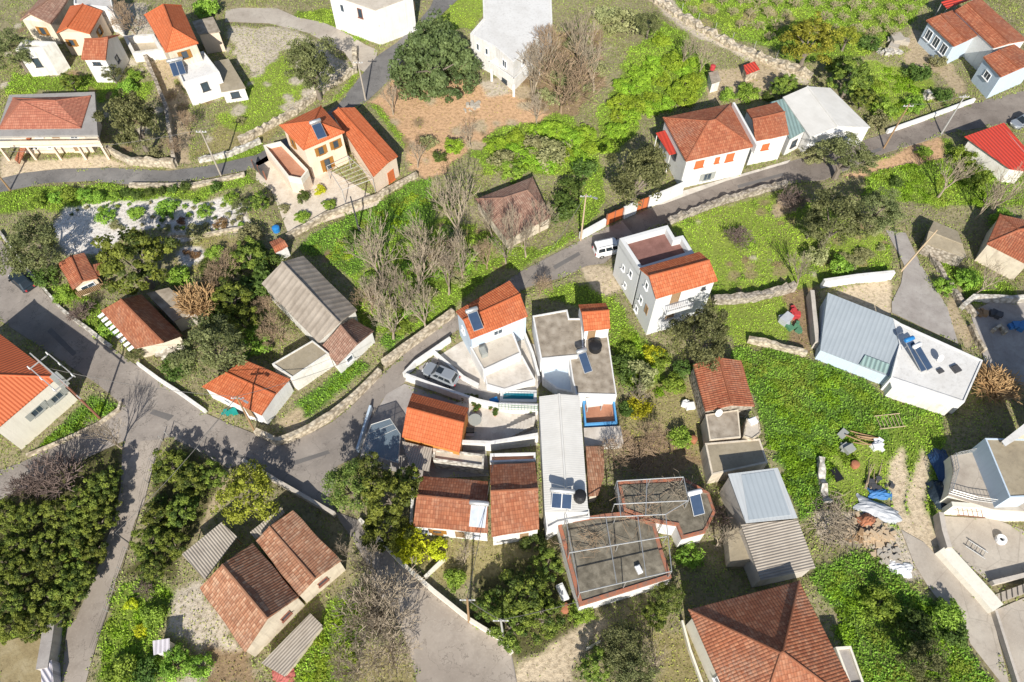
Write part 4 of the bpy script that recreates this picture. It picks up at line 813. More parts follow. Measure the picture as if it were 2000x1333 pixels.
flat('store', 'low stone store with pale rubble top below the bright orange roof', 'store', [(846, 876), (946, 888), (944, 912), (846, 898)], 2.2, 'stonewhite', 'rooftan', .3, .2)
flat('patio', 'terracotta patio with blue and white walls behind the long pale roof', 'patio', [(1138, 782), (1200, 778), (1206, 826), (1142, 830)], 1.5, 'white', 'terracotta', .7, .2, parmat='bluewall')
mono('awning', 'white sheet awning over the terracotta patio', 'awning', [(1144, 778), (1182, 772), (1178, 792), (1146, 796)], (2.4, 2.4, 2.2, 2.2), 'galv', 'c_white', posts=True)
flat('outbuilding', 'pale flat slab south of the terracotta patio', 'outbuilding', [(1140, 836), (1212, 832), (1218, 866), (1142, 872)], 1.4, 'white', 'patio', 0, over=.05)
mono('tiled_shed', 'narrow shed with broken terracotta tiles along the long pale roof', 'shed', [(1144, 872), (1180, 872), (1180, 930), (1168, 968), (1150, 970)], (2.6, 2.0, 2.0, 2.0, 2.6), 'creamold', 't_old')
# ------------------------------------------------------------------ houses: right
t = gable('cottage', 'old stone cottage with long red tile roof above a chain of flat roofs', 'house', [(1378, 803), (1354, 712), (1448, 705), (1474, 793)], [(1430, 791), (1404, 698)], 3.0, 'stonew', 't_red', over=.1)
flat('outbuilding', 'tan flat-roofed room directly below the stone cottage', 'outbuilding', [(1378, 810), (1442, 800), (1447, 854), (1386, 860)], 2.6, 'creamold', 'rooft', .05, .15)
flat('tank_house', 'small boxy wash house with two covers on its roof beside the stone cottage', 'outbuilding', [(1458, 818), (1481, 812), (1486, 846), (1470, 858), (1452, 852)], 3.0, 'stonepale', 'rooftan', .1, .12)
flat('outbuilding', 'lower lichen-covered flat roof at the end of the stone cottage row', 'outbuilding', [(1377, 866), (1484, 857), (1500, 904), (1390, 928)], 2.6, 'creamold', 'roofbrown', .05, .2)
t = mono('shed', 'tall shed with pale blue metal sheet roof', 'shed', [(1422, 926), (1519, 914), (1558, 1012), (1457, 1022)], (4.7, 4.7, 4.4, 4.4), 'concwall', 'c_light')
m = MB(); E = W2([(1448, 928), (1512, 919), (1546, 1004), (1464, 1014)], 4.72); m.slab([E[0], E[1], E[2] - Vector((0, 0, .26)), E[3] - Vector((0, 0, .26))], .04, E[0], E[1]); m.build('skylight_sheet', 'c_blue', t)
mono('lean_to', 'lean-to with striped corrugated roof below the pale blue metal roof', 'lean-to', [(1447, 1025), (1558, 1015), (1593, 1110), (1486, 1134)], (4.1, 4.1, 3.4, 3.4), 'concwall', 'c_lean', turn=True)
mono('shed', 'dark brown sheet roof left of the striped corrugated lean-to', 'shed', [(1420, 1040), (1445, 1030), (1468, 1096), (1426, 1098)], (2.4, 2.6, 2.4, 2.2), 'creamold', 'roofbrown')
hip('house', 'large house with brown pyramid tile roof at the bottom edge', 'house', [(1463, 1461), (1694, 1398), (1561, 1135), (1345, 1191)], [(1525, 1276), (1529, 1274)], 5.0, 'pale', 't_brown', 8.6, over=.5, w=[(3, .55, 2.6, 1.2, 1.2, 'w')])
flat('terrace', 'small concrete balcony block right of the pyramid tile roof', 'terrace', [(1632, 1264), (1662, 1262), (1690, 1340), (1662, 1345)], 2.4, 'pale', 'slab', .3, .2)
flat('building', 'low building with dark stained roof terrace edged in red tiles under a pipe pergola', 'building', [(1088, 1018), (1180, 1004), (1216, 1000), (1280, 1022), (1290, 1062), (1312, 1128), (1132, 1184)], 3.0, 'white', 'roofdark', .12, .36, parmat='coping')
flat('building', 'rear flat-roofed wing with red tile edging and white-tanked solar heater behind the stained terrace', 'building', [(1207, 941), (1338, 934), (1385, 962), (1398, 1000), (1378, 1040), (1332, 1052), (1322, 1026), (1284, 1020), (1219, 997)], 3.1, 'white', 'roofdark', .12, .28, parmat='coping')
mp = [(P(1105, 1014, 5.0), P(1300, 1005, 5.0)), (P(1112, 1080, 5.0), P(1302, 1048, 5.0)), (P(1132, 1158, 5.0), P(1312, 1116, 5.0)), (P(1205, 940, 5.0), P(1335, 932, 5.0)), (P(1200, 985, 5.0), P(1345, 978, 5.0))]
t = thing('pergola', 'steel pipe pergola frame over the red-edged concrete roof terrace', 'pergola', P(1220, 1060, 2.9))
m = MB()
for a, b in mp: m.tube([a, b], .055, 5)
for a, b in ((mp[0][0], mp[2][0]), (mp[0][0].lerp(mp[0][1], .4), mp[2][0].lerp(mp[2][1], .4)), (mp[0][0].lerp(mp[0][1], .72), mp[2][0].lerp(mp[2][1], .72)), (mp[0][1], mp[2][1]), (mp[3][0], mp[0][0].lerp(mp[0][1], .55)), (mp[3][0].lerp(mp[3][1], .45), mp[0][0].lerp(mp[0][1], .8)), (mp[3][1], mp[4][1]), (mp[4][1], mp[0][1])): m.tube([a, b], .045, 5)
m.build('beams', 'steel', t)
for a, b in mp:
    for k in (0, .5, 1): p = a.lerp(b, k); m = MB(); m.tube([(p.x, p.y, 2.9), p], .05, 5); m.build('post', 'steel', t)
t = mono('house', 'house with blue-grey ribbed metal roof beside the concrete driveway', 'house', [(1617, 572), (1744, 622), (1755, 672), (1742, 738), (1602, 684)], (2.9, 2.9, 2.6, 2.0, 2.0), 'bluewhite', 'c_blue', over=.05)
m = MB(); E = [P(1690, 694, 2.36), P(1738, 712, 2.36), P(1732, 730, 2.14), P(1678, 712, 2.14)]; m.slab(E, .05, E[0], E[1]); m.build('skylight_sheet', 'c_green', t)
flat('house', 'white flat-roofed house with solar heater joined to the blue-grey metal roof', 'house', [(1744, 622), (1760, 632), (1920, 704), (1884, 786), (1740, 738), (1757, 672)], 2.75, 'white', 'whiteroof', .12, .18)
flat('canopy', 'narrow white veranda roof along the lower side of the white flat-roofed house', 'veranda', [(1738, 744), (1786, 752), (1868, 786), (1862, 796), (1742, 758)], 2.0, 'whiteold', 'white', 0, over=.02)
gable('hut', 'old stone hut with brown straw-coloured roof beside the driveway', 'hut', [(1808, 475), (1888, 503), (1871, 452), (1824, 432)], [(1814, 452), (1880, 478)], 2.2, 'stonew', 'roofbrown', zr=2.6, over=.1, cap='roofbrown')
hip('house', 'tumbledown house with red tile roof and cream wall at the right edge', 'house', [(1928, 476), (2010, 518), (2050, 440), (1953, 419)], [(1990, 449), (2010, 446)], 3.4, 'creamold', 't_red', 4.4, over=.15)
t = flat('house', 'house with flat brown roof above the right-hand terrace', 'house', [(1924, 856), (2020, 858), (2020, 970), (1972, 972)], 5.2, 'bluewhite', 'roofbrown', .1, .15)
flat('terrace', 'raised concrete terrace with curved railing at the right edge', 'terrace', [(1856, 890), (1900, 884), (1924, 925), (1972, 975), (2020, 980), (2020, 1000), (1940, 995), (1852, 968), (1862, 920)], 2.4, 'pale', 'concrete', 0, over=.02)
flat('edge_block', 'white roof slab corner of a neighbouring house poking in at the right edge', 'house', [(1957, 862), (2008, 822), (2060, 810), (2060, 850), (2020, 836), (1964, 872)], 5.7, 'creamold', 'whiteroof', 0, over=.3)
t = thing('edge_block', 'tall plain block added out of view beyond the right edge to shade the courtyard', 'house', P(2060, 880)); m = MB(); m.prism([(p.x, p.y) for p in W2([(2004, 872), (2090, 850), (2120, 900), (2050, 930)], 0)], -.3, 14); m.build('wall', 'creamold', t); m = MB(); m.prism(inset([(p.x, p.y) for p in W2([(2004, 872), (2090, 850), (2120, 900), (2050, 930)], 0)], -.3), 14.003, 14.2); m.build('roof', 'whiteroof', t)  # unseen block, added so that its shadow falls over the courtyard
# ------------------------------------------------------------------ houses: bottom left
gable('old_house', 'old house with weathered tile gable roof, right one of the pair at the bottom left', 'house', [(583, 1164), (500, 1056), (572, 997), (665, 1095)], [(615, 1131), (526, 1029)], 3.3, 'creamold', 't_old', over=.08, w=[(3, .5, 1.8, 1.0, .8, 'r')])
gable('old_house', 'old house with weathered tile gable roof, left one of the pair at the bottom left', 'house', [(478, 1274), (390, 1149), (494, 1061), (582, 1166)], [(522, 1208), (434, 1103)], 3.2, 'creamold', 't_old', over=.08, w=[(3, .3, 1.8, 1.0, .8, 'r')])
mono('lean_to', 'grey corrugated lean-to below the cream gable wall of the old pair of houses', 'lean-to', [(510, 1296), (606, 1198), (630, 1222), (556, 1322)], (1.5, 1.5, 1.2, 1.2), 'creamold', 'c_lean', turn=True)
mono('shed', 'open shed with striped corrugated roof beside the old pair of houses', 'shed', [(355, 1083), (433, 1020), (463, 1049), (400, 1133)], (2.6, 2.6, 2.3, 2.3), 'wood', 'c_lean', posts=True)
mono('lean_to', 'small striped lean-to behind the right weathered gable house', 'lean-to', [(488, 1040), (550, 990), (556, 1002), (500, 1054)], (2.4, 2.4, 2.2, 2.2), 'wood', 'c_lean', posts=True)
mono('shed', 'small shed with pale sheet roof on the weedy slope at the bottom left', 'shed', [(298, 1252), (331, 1247), (332, 1270), (300, 1280)], (1.9, 1.9, 1.7, 1.7), 'whiteold', 'c_pale')

# repaired asphalt
for q in ([(300, 800), (340, 812), (330, 822), (292, 808)], [(560, 905), (640, 880), (645, 886), (566, 912)], [(420, 870), (500, 900), (496, 906), (415, 876)], [(100, 640), (150, 690), (142, 696), (92, 648)], [(1080, 520), (1130, 492), (1134, 498), (1084, 527)], [(1440, 362), (1530, 338), (1532, 343), (1442, 368)], [(1640, 318), (1720, 288), (1722, 294), (1642, 324)]):
    sheet('road_repair', q, 'repair', .039)

# ------------------------------------------------------------------ ground cover zones
zone_all('wild')
zone('weeds', [(1230, -60), (1290, 5), (1480, 95), (1560, 130), (1700, 105), (1790, 40), (1850, -60)])
zone('wild', [(-40, -60), (480, -60), (460, 60), (420, 110), (440, 240), (300, 330), (-40, 340)])
zone('scree', [(215, 20), (285, 10), (300, 60), (330, 130), (350, 200), (300, 150), (250, 60)])
zone('weeds', [(120, 150), (190, 150), (290, 170), (300, 190), (200, 200), (190, 180), (20, 180), (40, 150)])
zone('tan', [(300, 120), (340, 110), (385, 220), (380, 320), (340, 320), (320, 220)])
zone('meadow', [(440, 180), (500, 150), (560, 110), (600, 175), (560, 225), (470, 275), (410, 260), (470, 200)])
zone('scree', [(445, 50), (560, 55), (640, 95), (680, 115), (690, 140), (600, 195), (555, 225), (545, 215), (630, 160), (600, 90), (550, 110), (510, 150), (470, 120)])
zone('weeds', [(560, 30), (640, 10), (700, 70), (730, 95), (690, 80), (620, 40)])
zone('weeds', [(690, 145), (705, 145), (660, 205), (655, 200)], .5)
zone('dryg', [(430, 240), (480, 280), (590, 200), (570, 245), (510, 290), (440, 305), (390, 300)])
zone('weeds', [(410, 320), (510, 285), (515, 305), (430, 325)], .6)
zone('weeds', [(-40, 380), (200, 358), (260, 365), (400, 365), (500, 340), (505, 360), (400, 392), (100, 405), (-40, 430)])
zone('meadow', [(870, -20), (940, -20), (940, 30), (920, 60), (860, 60)])
zone('earth', [(715, 205), (740, 180), (770, 148), (920, 165), (960, 160), (1060, 175), (1090, 200), (1060, 235), (980, 245), (940, 275), (915, 305), (870, 340), (820, 350), (800, 330), (790, 280)])
zone('scree', [(930, 160), (990, 150), (1000, 185), (950, 190)], .6)
zone('weeds', [(720, 205), (735, 205), (795, 275), (790, 292), (755, 250)], .5)
zone('brown', [(1000, 160), (1080, 60), (1180, 60), (1170, 170), (1130, 230), (1080, 240)])
zone('weeds', [(1190, 180), (1230, 110), (1290, 40), (1330, 70), (1385, 120), (1380, 180), (1370, 195), (1260, 225), (1240, 260), (1180, 300), (1160, 280)])
zone('weeds', [(920, 310), (945, 265), (1000, 240), (1080, 225), (1160, 250), (1180, 300), (1170, 420), (1140, 450), (1120, 430), (1150, 330), (1050, 340), (960, 335)])
zone('lush', [(570, 485), (700, 415), (840, 350), (855, 390), (840, 440), (760, 470), (690, 545), (640, 500)])
zone('weeds', [(690, 540), (850, 410), (1000, 460), (1060, 490), (980, 520), (880, 590), (780, 660), (720, 640), (700, 590)], 2.5)
zone('weeds', [(1000, 520), (1120, 455), (1130, 465), (1010, 530)], .6)
zone('weeds', [(830, 590), (890, 545), (960, 540), (880, 610), (800, 660)], .8)
zone('lush', [(735, 665), (770, 640), (790, 660), (760, 690)], .6)
zone('scree', [(1240, -20), (1290, -20), (1350, 45), (1500, 120), (1590, 150), (1580, 165), (1440, 110), (1330, 60)], .8)
zone('tan', [(1380, 150), (1490, 115), (1540, 150), (1500, 180), (1440, 190), (1390, 200)])
zone('meadow', [(1640, 170), (1700, 120), (1790, 130), (1830, 190), (1750, 235), (1700, 220)])
zone('tan', [(1780, 60), (1830, 90), (1860, 130), (1890, 180), (1860, 185), (1820, 130), (1760, 120)])
zone('weeds', [(1690, 350), (1730, 305), (1850, 280), (1900, 320), (2020, 340), (2020, 400), (1800, 400), (1700, 390)])
zone('earth', [(1640, 345), (1700, 325), (1780, 285), (1840, 275), (1845, 310), (1720, 335), (1690, 350)], .8)
zone('meadow', [(1310, 445), (1400, 405), (1540, 365), (1600, 400), (1740, 470), (1750, 530), (1610, 540), (1560, 568), (1400, 585), (1380, 530)])
_g = random.Random(5)
def patches(kind, poly, n, r0, r1):
    us = [p[0] for p in poly]; vs = [p[1] for p in poly]
    for _ in range(n):
        u, v = _g.uniform(min(us), max(us)), _g.uniform(min(vs), max(vs)); r = _g.uniform(r0, r1)
        if inpoly(poly, np.array([u]), np.array([v]))[0]: zone(kind, [(u + r * math.cos(a), v + r * .75 * math.sin(a)) for a in (0, .8, 1.6, 2.4, 3.2, 4, 4.8, 5.6)], 1.0)
LAWN = [(1310, 445), (1400, 405), (1540, 365), (1600, 400), (1740, 470), (1750, 530), (1610, 540), (1560, 568), (1400, 585), (1380, 530)]
patches('weeds', LAWN, 30, 6, 18); patches('dryg', LAWN, 22, 6, 18); patches('brown', LAWN, 10, 4, 12); patches('rocky', LAWN, 10, 3, 8)
patches('dryg', [(1230, 0), (1480, 95), (1700, 100), (1800, 20), (1790, 0)], 30, 6, 16); patches('earth', [(725, 190), (1000, 170), (1080, 200), (920, 300), (820, 330)], 1, 4, 8); patches('tan', [(725, 190), (1000, 170), (1080, 200), (920, 300), (820, 330)], 22, 5, 18); patches('brown', [(760, 230), (1000, 190), (920, 310), (820, 330)], 16, 5, 14)
patches('rocky', [(440, 60), (680, 100), (560, 240), (400, 290), (440, 180)], 26, 5, 14); patches('brown', [(10, 10), (400, 10), (440, 240), (300, 320), (10, 180)], 30, 6, 16); patches('rocky', [(10, 10), (400, 10), (440, 240), (300, 320), (10, 180)], 30, 5, 14)
patches('dryg', [(1440, 690), (1600, 700), (1840, 800), (1700, 960), (1560, 1000), (1480, 800)], 24, 5, 14); patches('brown', [(1600, 870), (1740, 850), (1740, 990), (1600, 1000)], 18, 4, 11); patches('dryg', [(1600, 1130), (1800, 1150), (1940, 1330), (1700, 1330)], 18, 5, 13)
patches('brown', [(700, 560), (850, 420), (1050, 480), (880, 600), (760, 650)], 14, 6, 16); patches('weeds', [(700, 560), (850, 420), (1050, 480), (880, 600), (760, 650)], 22, 6, 16); patches('brown', [(570, 480), (840, 355), (840, 440), (690, 540)], 8, 5, 12)
zone('tan', [(1500, 390), (1540, 370), (1560, 410), (1520, 430)])
zone('meadow', [(1390, 595), (1560, 568), (1580, 640), (1560, 675), (1440, 668), (1400, 640)])
zone('brown', [(1530, 560), (1590, 560), (1590, 680), (1540, 680)])
zone('lush', [(1440, 672), (1500, 680), (1600, 700), (1740, 770), (1850, 800), (1845, 860), (1760, 880), (1700, 960), (1600, 1010), (1560, 1010), (1505, 890), (1480, 800), (1440, 720)])
zone('weeds', [(1720, 850), (1840, 800), (1850, 870), (1830, 980), (1850, 1110), (1790, 1090), (1740, 1040), (1735, 930)])
zone('meadow', [(1610, 880), (1690, 860), (1740, 900), (1735, 980), (1690, 990), (1620, 980)])
zone('scree', [(1600, 1000), (1700, 1000), (1770, 1050), (1810, 1130), (1780, 1140), (1720, 1080), (1600, 1050)], .8)
zone('lush', [(1590, 1110), (1680, 1080), (1780, 1130), (1820, 1180), (1890, 1260), (1970, 1360), (1700, 1360), (1640, 1240)])
zone('weeds', [(1195, 570), (1240, 650), (1280, 700), (1300, 760), (1220, 760), (1195, 640), (1100, 590), (1060, 570), (1110, 545), (1160, 545)])
zone('dryg', [(1020, 640), (1040, 625), (1054, 700), (1062, 745), (1040, 720)])
zone('dryg', [(1200, 780), (1290, 740), (1350, 760), (1370, 900), (1330, 930), (1220, 920), (1215, 840)])
zone('brown', [(1210, 830), (1330, 850), (1360, 920), (1230, 925)])
zone('lush', [(568, 790), (700, 705), (722, 722), (592, 822)], .8)
zone('tan', [(530, 830), (570, 800), (600, 825), (560, 860)])
zone('lush', [(60, 885), (180, 775), (232, 790), (225, 805), (185, 828), (110, 862)], .4)
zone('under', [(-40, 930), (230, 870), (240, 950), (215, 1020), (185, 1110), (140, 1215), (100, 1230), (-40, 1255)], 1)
zone('weeds', [(-40, 1235), (100, 1225), (140, 1210), (130, 1240), (-40, 1262)], .6)
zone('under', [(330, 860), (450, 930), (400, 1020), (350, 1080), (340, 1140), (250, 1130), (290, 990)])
zone('tan', [(440, 930), (470, 935), (400, 1030), (380, 1050)], .5)
zone('weeds', [(200, 1230), (250, 1140), (330, 1150), (330, 1230), (310, 1345), (180, 1345)])
zone('scree', [(330, 1160), (385, 1130), (440, 1210), (485, 1290), (520, 1345), (330, 1345), (400, 1270), (340, 1230)])
zone('brown', [(400, 1260), (470, 1270), (520, 1345), (400, 1345)])
zone('weeds', [(555, 1345), (620, 1220), (680, 1110), (700, 1130), (720, 1180), (700, 1260), (820, 1345)])
zone('dryg', [(690, 1260), (790, 1270), (815, 1345), (700, 1345)])
zone('weeds', [(706, 1025), (770, 1095), (850, 1165), (980, 1262), (985, 1285), (900, 1230), (820, 1150), (740, 1080)], .4)
zone('dryg', [(800, 1060), (1060, 1050), (1080, 1100), (900, 1140), (850, 1150)])
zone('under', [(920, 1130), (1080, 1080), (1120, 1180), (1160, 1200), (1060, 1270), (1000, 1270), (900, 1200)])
zone('wild', [(1150, 1230), (1330, 1130), (1350, 1345), (1120, 1345)])
zone('dryg', [(1270, 1230), (1340, 1210), (1380, 1345), (1290, 1345)])
zone('weeds', [(130, 560), (190, 590), (230, 690), (170, 640), (95, 560)], .5)
zone('dryg', [(330, 470), (490, 455), (500, 500), (420, 530), (340, 520)])
zone('weeds', [(1830, 480), (1900, 560), (1960, 590), (1890, 600), (1850, 560)])
zone('tan', [(1860, 570), (1900, 640), (1890, 690), (1850, 620)])
zone('weeds', [(1862, 560), (1900, 520), (1990, 575), (1990, 590), (1910, 590)])

for k_, q_ in SOFT: zone(k_, q_, .5)

# ------------------------------------------------------------------ garden and field walls
wall([(2, 456), (57, 531), (120, 604)], .6, .3, 'stonewhite', 'low whitewashed kerb wall where the parked dark car stands', .04)
wall([(122, 607), (165, 639), (218, 679)], .45, .4, 'stonewhite', 'broken white stone kerb below the striped cottage', .12)
wall([(272, 714), (315, 746), (348, 767), (404, 807)], .7, .3, 'white', 'white plastered road wall between the olive and the rubbish pile', .03)
wall([(503, 848), (545, 867), (566, 861), (610, 840), (650, 815), (695, 779), (744, 730)], 1.1, .55, 'stonepale', 'cream stone retaining wall curving round the lush grass strip', .06)
wall([(750, 716), (790, 686), (886, 615)], 1.1, .7, 'stonepale', 'tan stone retaining wall above the narrow road by the bare trees', .06)
wall([(568, 800), (600, 818), (640, 790), (700, 735)], .7, .3, 'stonepale', 'inner terrace wall edging the lush grass strip', .05) if 0 else None
wall([(1429, 214), (1475, 298)], 1.2, .3, 'white', 'tall white fire wall between the orange hipped roof and the red annex roof', name='fire_wall', z=5.0)
wall([(1132, 468), (1181, 441)], 1.3, .35, 'white', 'white roadside wall left of the red garage gate')
wall([(1216, 426), (1240, 415)], 1.9, .5, 'white', 'white gate pier between the two orange-red gates')
wall([(1264, 405), (1300, 391), (1331, 377)], 2.0, .35, 'white', 'white roadside wall in front of the long white house')
wall([(238, 788), (234, 802), (192, 832), (120, 865), (55, 892)], .45, .3, 'stonepale', 'low cream kerb round the green corner below the cream building', .03)
wall([(479, 905), (545, 945), (656, 1009)], 1.0, .35, 'concwall', 'grey concrete wall in the shadow of the old pair of houses', .02)
wall([(704, 1018), (785, 1102), (848, 1157), (918, 1213), (981, 1252), (1000, 1278)], .7, .35, 'pale', 'long pale wall along the lower road from the pine to the corner', .03)
wall([(1390, 592), (1470, 586), (1548, 566)], 1.1, .8, 'stonew', 'dry stone wall across the meadow behind the tall white house', .16, 'stone_wall')
wall([(1459, 667), (1500, 677), (1572, 696)], 1.0, .5, 'stonepale', 'tan stone wall at the upper edge of the dark green field', .10, 'stone_wall')
wall([(1303, 438), (1390, 403), (1470, 379), (1534, 364)], .9, .7, 'stonew', 'rough stone wall along the lower side of the road', .16, 'stone_wall')
wall([(1262, -10), (1345, 45), (1430, 92), (1500, 121), (1585, 152)], 0.8, 1.2, 'stonepale', 'long thick dry stone wall below the orchard', .22, 'stone_wall')
wall([(562, 468), (640, 425), (736, 390), (815, 346)], .9, .5, 'stonepale', 'cream garden wall below the villa yard', .08)
wall([(694, 100), (694, 142), (648, 171), (578, 222), (470, 282)], 1.0, .7, 'stonepale', 'pale rubble wall along the bend of the side lane', .15, 'stone_wall')
wall([(216, 300), (255, 322), (345, 327)], 1.4, .5, 'stonepale', 'stone terrace wall below the tall olive', .12, 'stone_wall')
wall([(345, 325), (330, 220), (285, 110)], 1.2, .5, 'stonew', 'old stone wall climbing between the tall olive and the long orange roof', .15, 'stone_wall')
wall([(390, 318), (450, 306), (510, 280)], .9, .5, 'stonewhite', 'white rubble wall beside the electricity pole and the lane', .12, 'stone_wall')
wall([(255, 366), (380, 366), (480, 345)], .6, .6, 'stonepale', 'pale stone edging between the lane and the gravel garden', .06)
wall([(330, 462), (400, 462), (490, 446)], .5, .4, 'stonepale', 'pale edging wall on the lower side of the gravel garden', .05)
wall([(1731, 261), (1810, 233), (1900, 200)], .7, .35, 'white', 'straight white wall along the upper side of the road near the right edge')
wall([(1602, 562), (1668, 552), (1738, 545)], 1.5, .45, 'white', 'white yard wall behind the blue-grey metal roof')
wall([(1578, 582), (1582, 620), (1588, 682)], 1.6, .5, 'concwall', 'mossy concrete wall left of the blue-grey metal roof', .03)
wall([(1835, 1075), (1918, 1166), (1940, 1192)], .9, 1.4, 'pale', 'broad pale wall between the lower yard and the concrete lane')
wall([(1838, 1000), (1900, 1004), (1960, 1014), (2010, 1014)], 2.3, .5, 'pale', 'pale retaining wall under the raised concrete terrace', .03)
wall([(1826, 1010), (1832, 1045), (1842, 1078)], 1.4, .5, 'concwall', 'grey block wall at the left side of the lower yard')
wall([(1932, 1142), (2015, 1122)], .8, .4, 'concwall', 'low wall along the bottom of the lower yard')
wall([(1937, 1196), (1985, 1350)], .8, .25, 'concwall', 'straight grey wall of the corner yard at the lower right')
wall([(1800, 480), (1870, 590), (1905, 620)], .8, .5, 'stonew', 'stone wall along the right side of the driveway', .14, 'stone_wall')
wall([(795, 742), (870, 770), (935, 792), (1000, 806), (1050, 808)], 1.3, .3, 'white', 'white compound wall between the car yard and the orange-roofed house')
wall([(790, 738), (812, 715), (880, 668)], 1.0, .3, 'white', 'white compound wall beside the parked silver car')
wall([(845, 690), (905, 742), (935, 758)], .8, .3, 'white', 'white stair wall between the silver car and the pale blue house')
wall([(1020, 650), (1040, 700), (1052, 745)], 1.2, .3, 'white', 'white wall between the pale blue house and the weathered flat roof')
wall([(900, 876), (960, 878), (1050, 862)], 1.8, .35, 'white', 'white curved wall below the courtyard stairs')
wall([(726, 800), (700, 885)], 1.0, .25, 'bluewhite', 'blue-white wall along the shaded glass court')
wall([(805, 875), (812, 940), (806, 1030)], 1.6, .3, 'white', 'white wall at the left end of the two-tone brown roof')
wall([(1095, 1150), (1130, 1182)], .5, .3, 'terrapot', 'red tiled coping beside the pergola roof terrace') if 0 else None
wall([(115, 1208), (108, 1262), (100, 1312)], 1.6, .95, 'concwall', 'long narrow grey-topped wall beside the lower left lane', .02, cap='slab')
wall([(1330, 1215), (1345, 1270), (1372, 1345)], .7, .2, 'pale', 'thin garden wall left of the pyramid-roofed house')
wall([(1640, 920), (1610, 900), (1604, 960), (1612, 985)], .5, .6, 'stonew', 'collapsed stone wall in the green field', .2, 'stone_wall') if 0 else None
wall([(1600, 898), (1603, 940), (1612, 985)], .6, .7, 'stonewhite', 'collapsed rubble wall at the right edge of the dark green field', .25, 'stone_wall')
wall([(831, 1131), (850, 1112), (868, 1095)], .8, .25, 'pale', 'low wall by the yellow bush in the lower garden')
wall([(905, 690), (918, 702)], .8, .25, 'white', 'short white pier beside the pale blue house') if 0 else None

wall([(1874, 606), (1896, 587), (1968, 590), (2015, 588)], 1.1, .5, 'stonewhite', 'pale broken wall along the back of the shaded courtyard', .1)
wall([(1893, 640), (1905, 668), (1918, 690)], .9, .4, 'stonepale', 'short stone wall at the courtyard entrance beside the driveway', .1)
wall([(1936, 650), (1950, 640), (1960, 655)], .7, .4, 'stonepale', 'low planter wall in the middle of the shaded courtyard', .08)
# gates
def gate(a, b, h, mat, label):
    p, q = P(*a), P(*b); t = thing('gate', label, 'gate', (p + q) / 2); e = q - p; n = Vector((-e.y, e.x, 0)).normalized() * .06
    m = MB(); m.obox(p - n, e, n * 2, Vector((0, 0, h))); m.build('gate_panel', mat, t)
    m = MB()
    for k in (0, .5, 1): c = p + e * k; m.box((c.x, c.y, h / 2 + .05), (.16, .16, h + .1), math.atan2(e.y, e.x))
    m.build('gate_frame', 'rust', t); return t
gate((1183, 440), (1214, 427), 2.0, 'orangepaint', 'wide orange-red garage gate in the white roadside wall')
gate((1242, 414), (1263, 406), 2.0, 'orangepaint', 'narrow orange-red gate nearer the long white house')
gate((520, 352), (498, 330), 1.6, 'darkmetal', 'dark metal gate at the villa entrance by the lane')

# ------------------------------------------------------------------ solar heaters and roof gear
solar((343, 122), (352, 148), 4.0, 5.0, 1.9, 'solar heater on the white terrace block below the long orange roof')
solar((617, 243), (630, 271), 6.5, 7.35, 1.3, 'solar heater lying on the orange pyramid roof of the villa')
solar((922, 611), (935, 645), 5.65, 6.5, 1.2, 'solar heater on the orange gable roof of the pale blue house')
solar((1136, 690), (1149, 728), 3.1, 4.2, 1.0, 'solar heater standing on the worn flat concrete roof')
solar((936, 988), (932, 1030), 3.6, 4.4, 1.6, 'solar heater with pale panel on the two-tone brown tile roof', panel='solarpale')
solar((1098, 964), (1096, 994), 4.7, 5.3, 2.0, 'solar heater at the lower end of the long pale corrugated roof')
solar((1356, 966), (1365, 1006), 3.1, 4.2, 1.2, 'solar heater with white tank on the pergola roof terrace', 'whiteplastic')
solar((1775, 668), (1805, 725), 2.8, 3.9, 1.0, 'blue-tanked solar heater on the white flat roof', 'blueplastic')
solar((1790, 680), (1815, 722), 2.8, 3.8, .9, 'slim white-tanked solar heater next to the blue-tanked one', 'whiteplastic')
def tank(u, v, z, r, h, mat, label, name='water_tank', cat='tank'):
    p = P(u, v, z); m = MB(); m.lathe(p, [(r * .96, 0), (r, h * .1), (r, h * .85), (r * .6, h * .97), (r * .22, h), (0, h)], 14); return solo(name, m, mat, label, cat, p, None, False)
tank(1162, 682, 2.9, .75, 1.0, 'black', 'black water tank beside the solar heater on the worn flat roof')
tank(1132, 974, 4.5, .62, 1.1, 'black', 'black water tank at the lower end of the long pale roof')
tank(541, 452, 0, .5, .9, 'blueplastic', 'blue plastic water barrel in the villa garden corner')
tank(1391, 136, 1.8, .4, .8, 'redpaint', 'small red drum on the chicken coop roof')
tank(1668, 910, 0, .45, .6, 'terrapot', 'round orange tub in the junk on the grass')
tank(1104, 1190, 0, .5, .6, 'terrapot', 'red clay tub at the corner of the pergola building', 'tub', 'tub')
tank(1352, 862, 0, .45, .8, 'terrapot', 'tan clay jar beside the stone cottage row', 'clay_jar', 'jar')
p = P(1952, 1056, 0); m = MB(); m.lathe(p, [(.5, 0), (.55, .3), (.5, .55), (.25, .55), (.2, .3)], 14); solo('white_tyre', m, 'whiteplastic', 'white-painted tyre on the lower right yard', 'tyre', p)
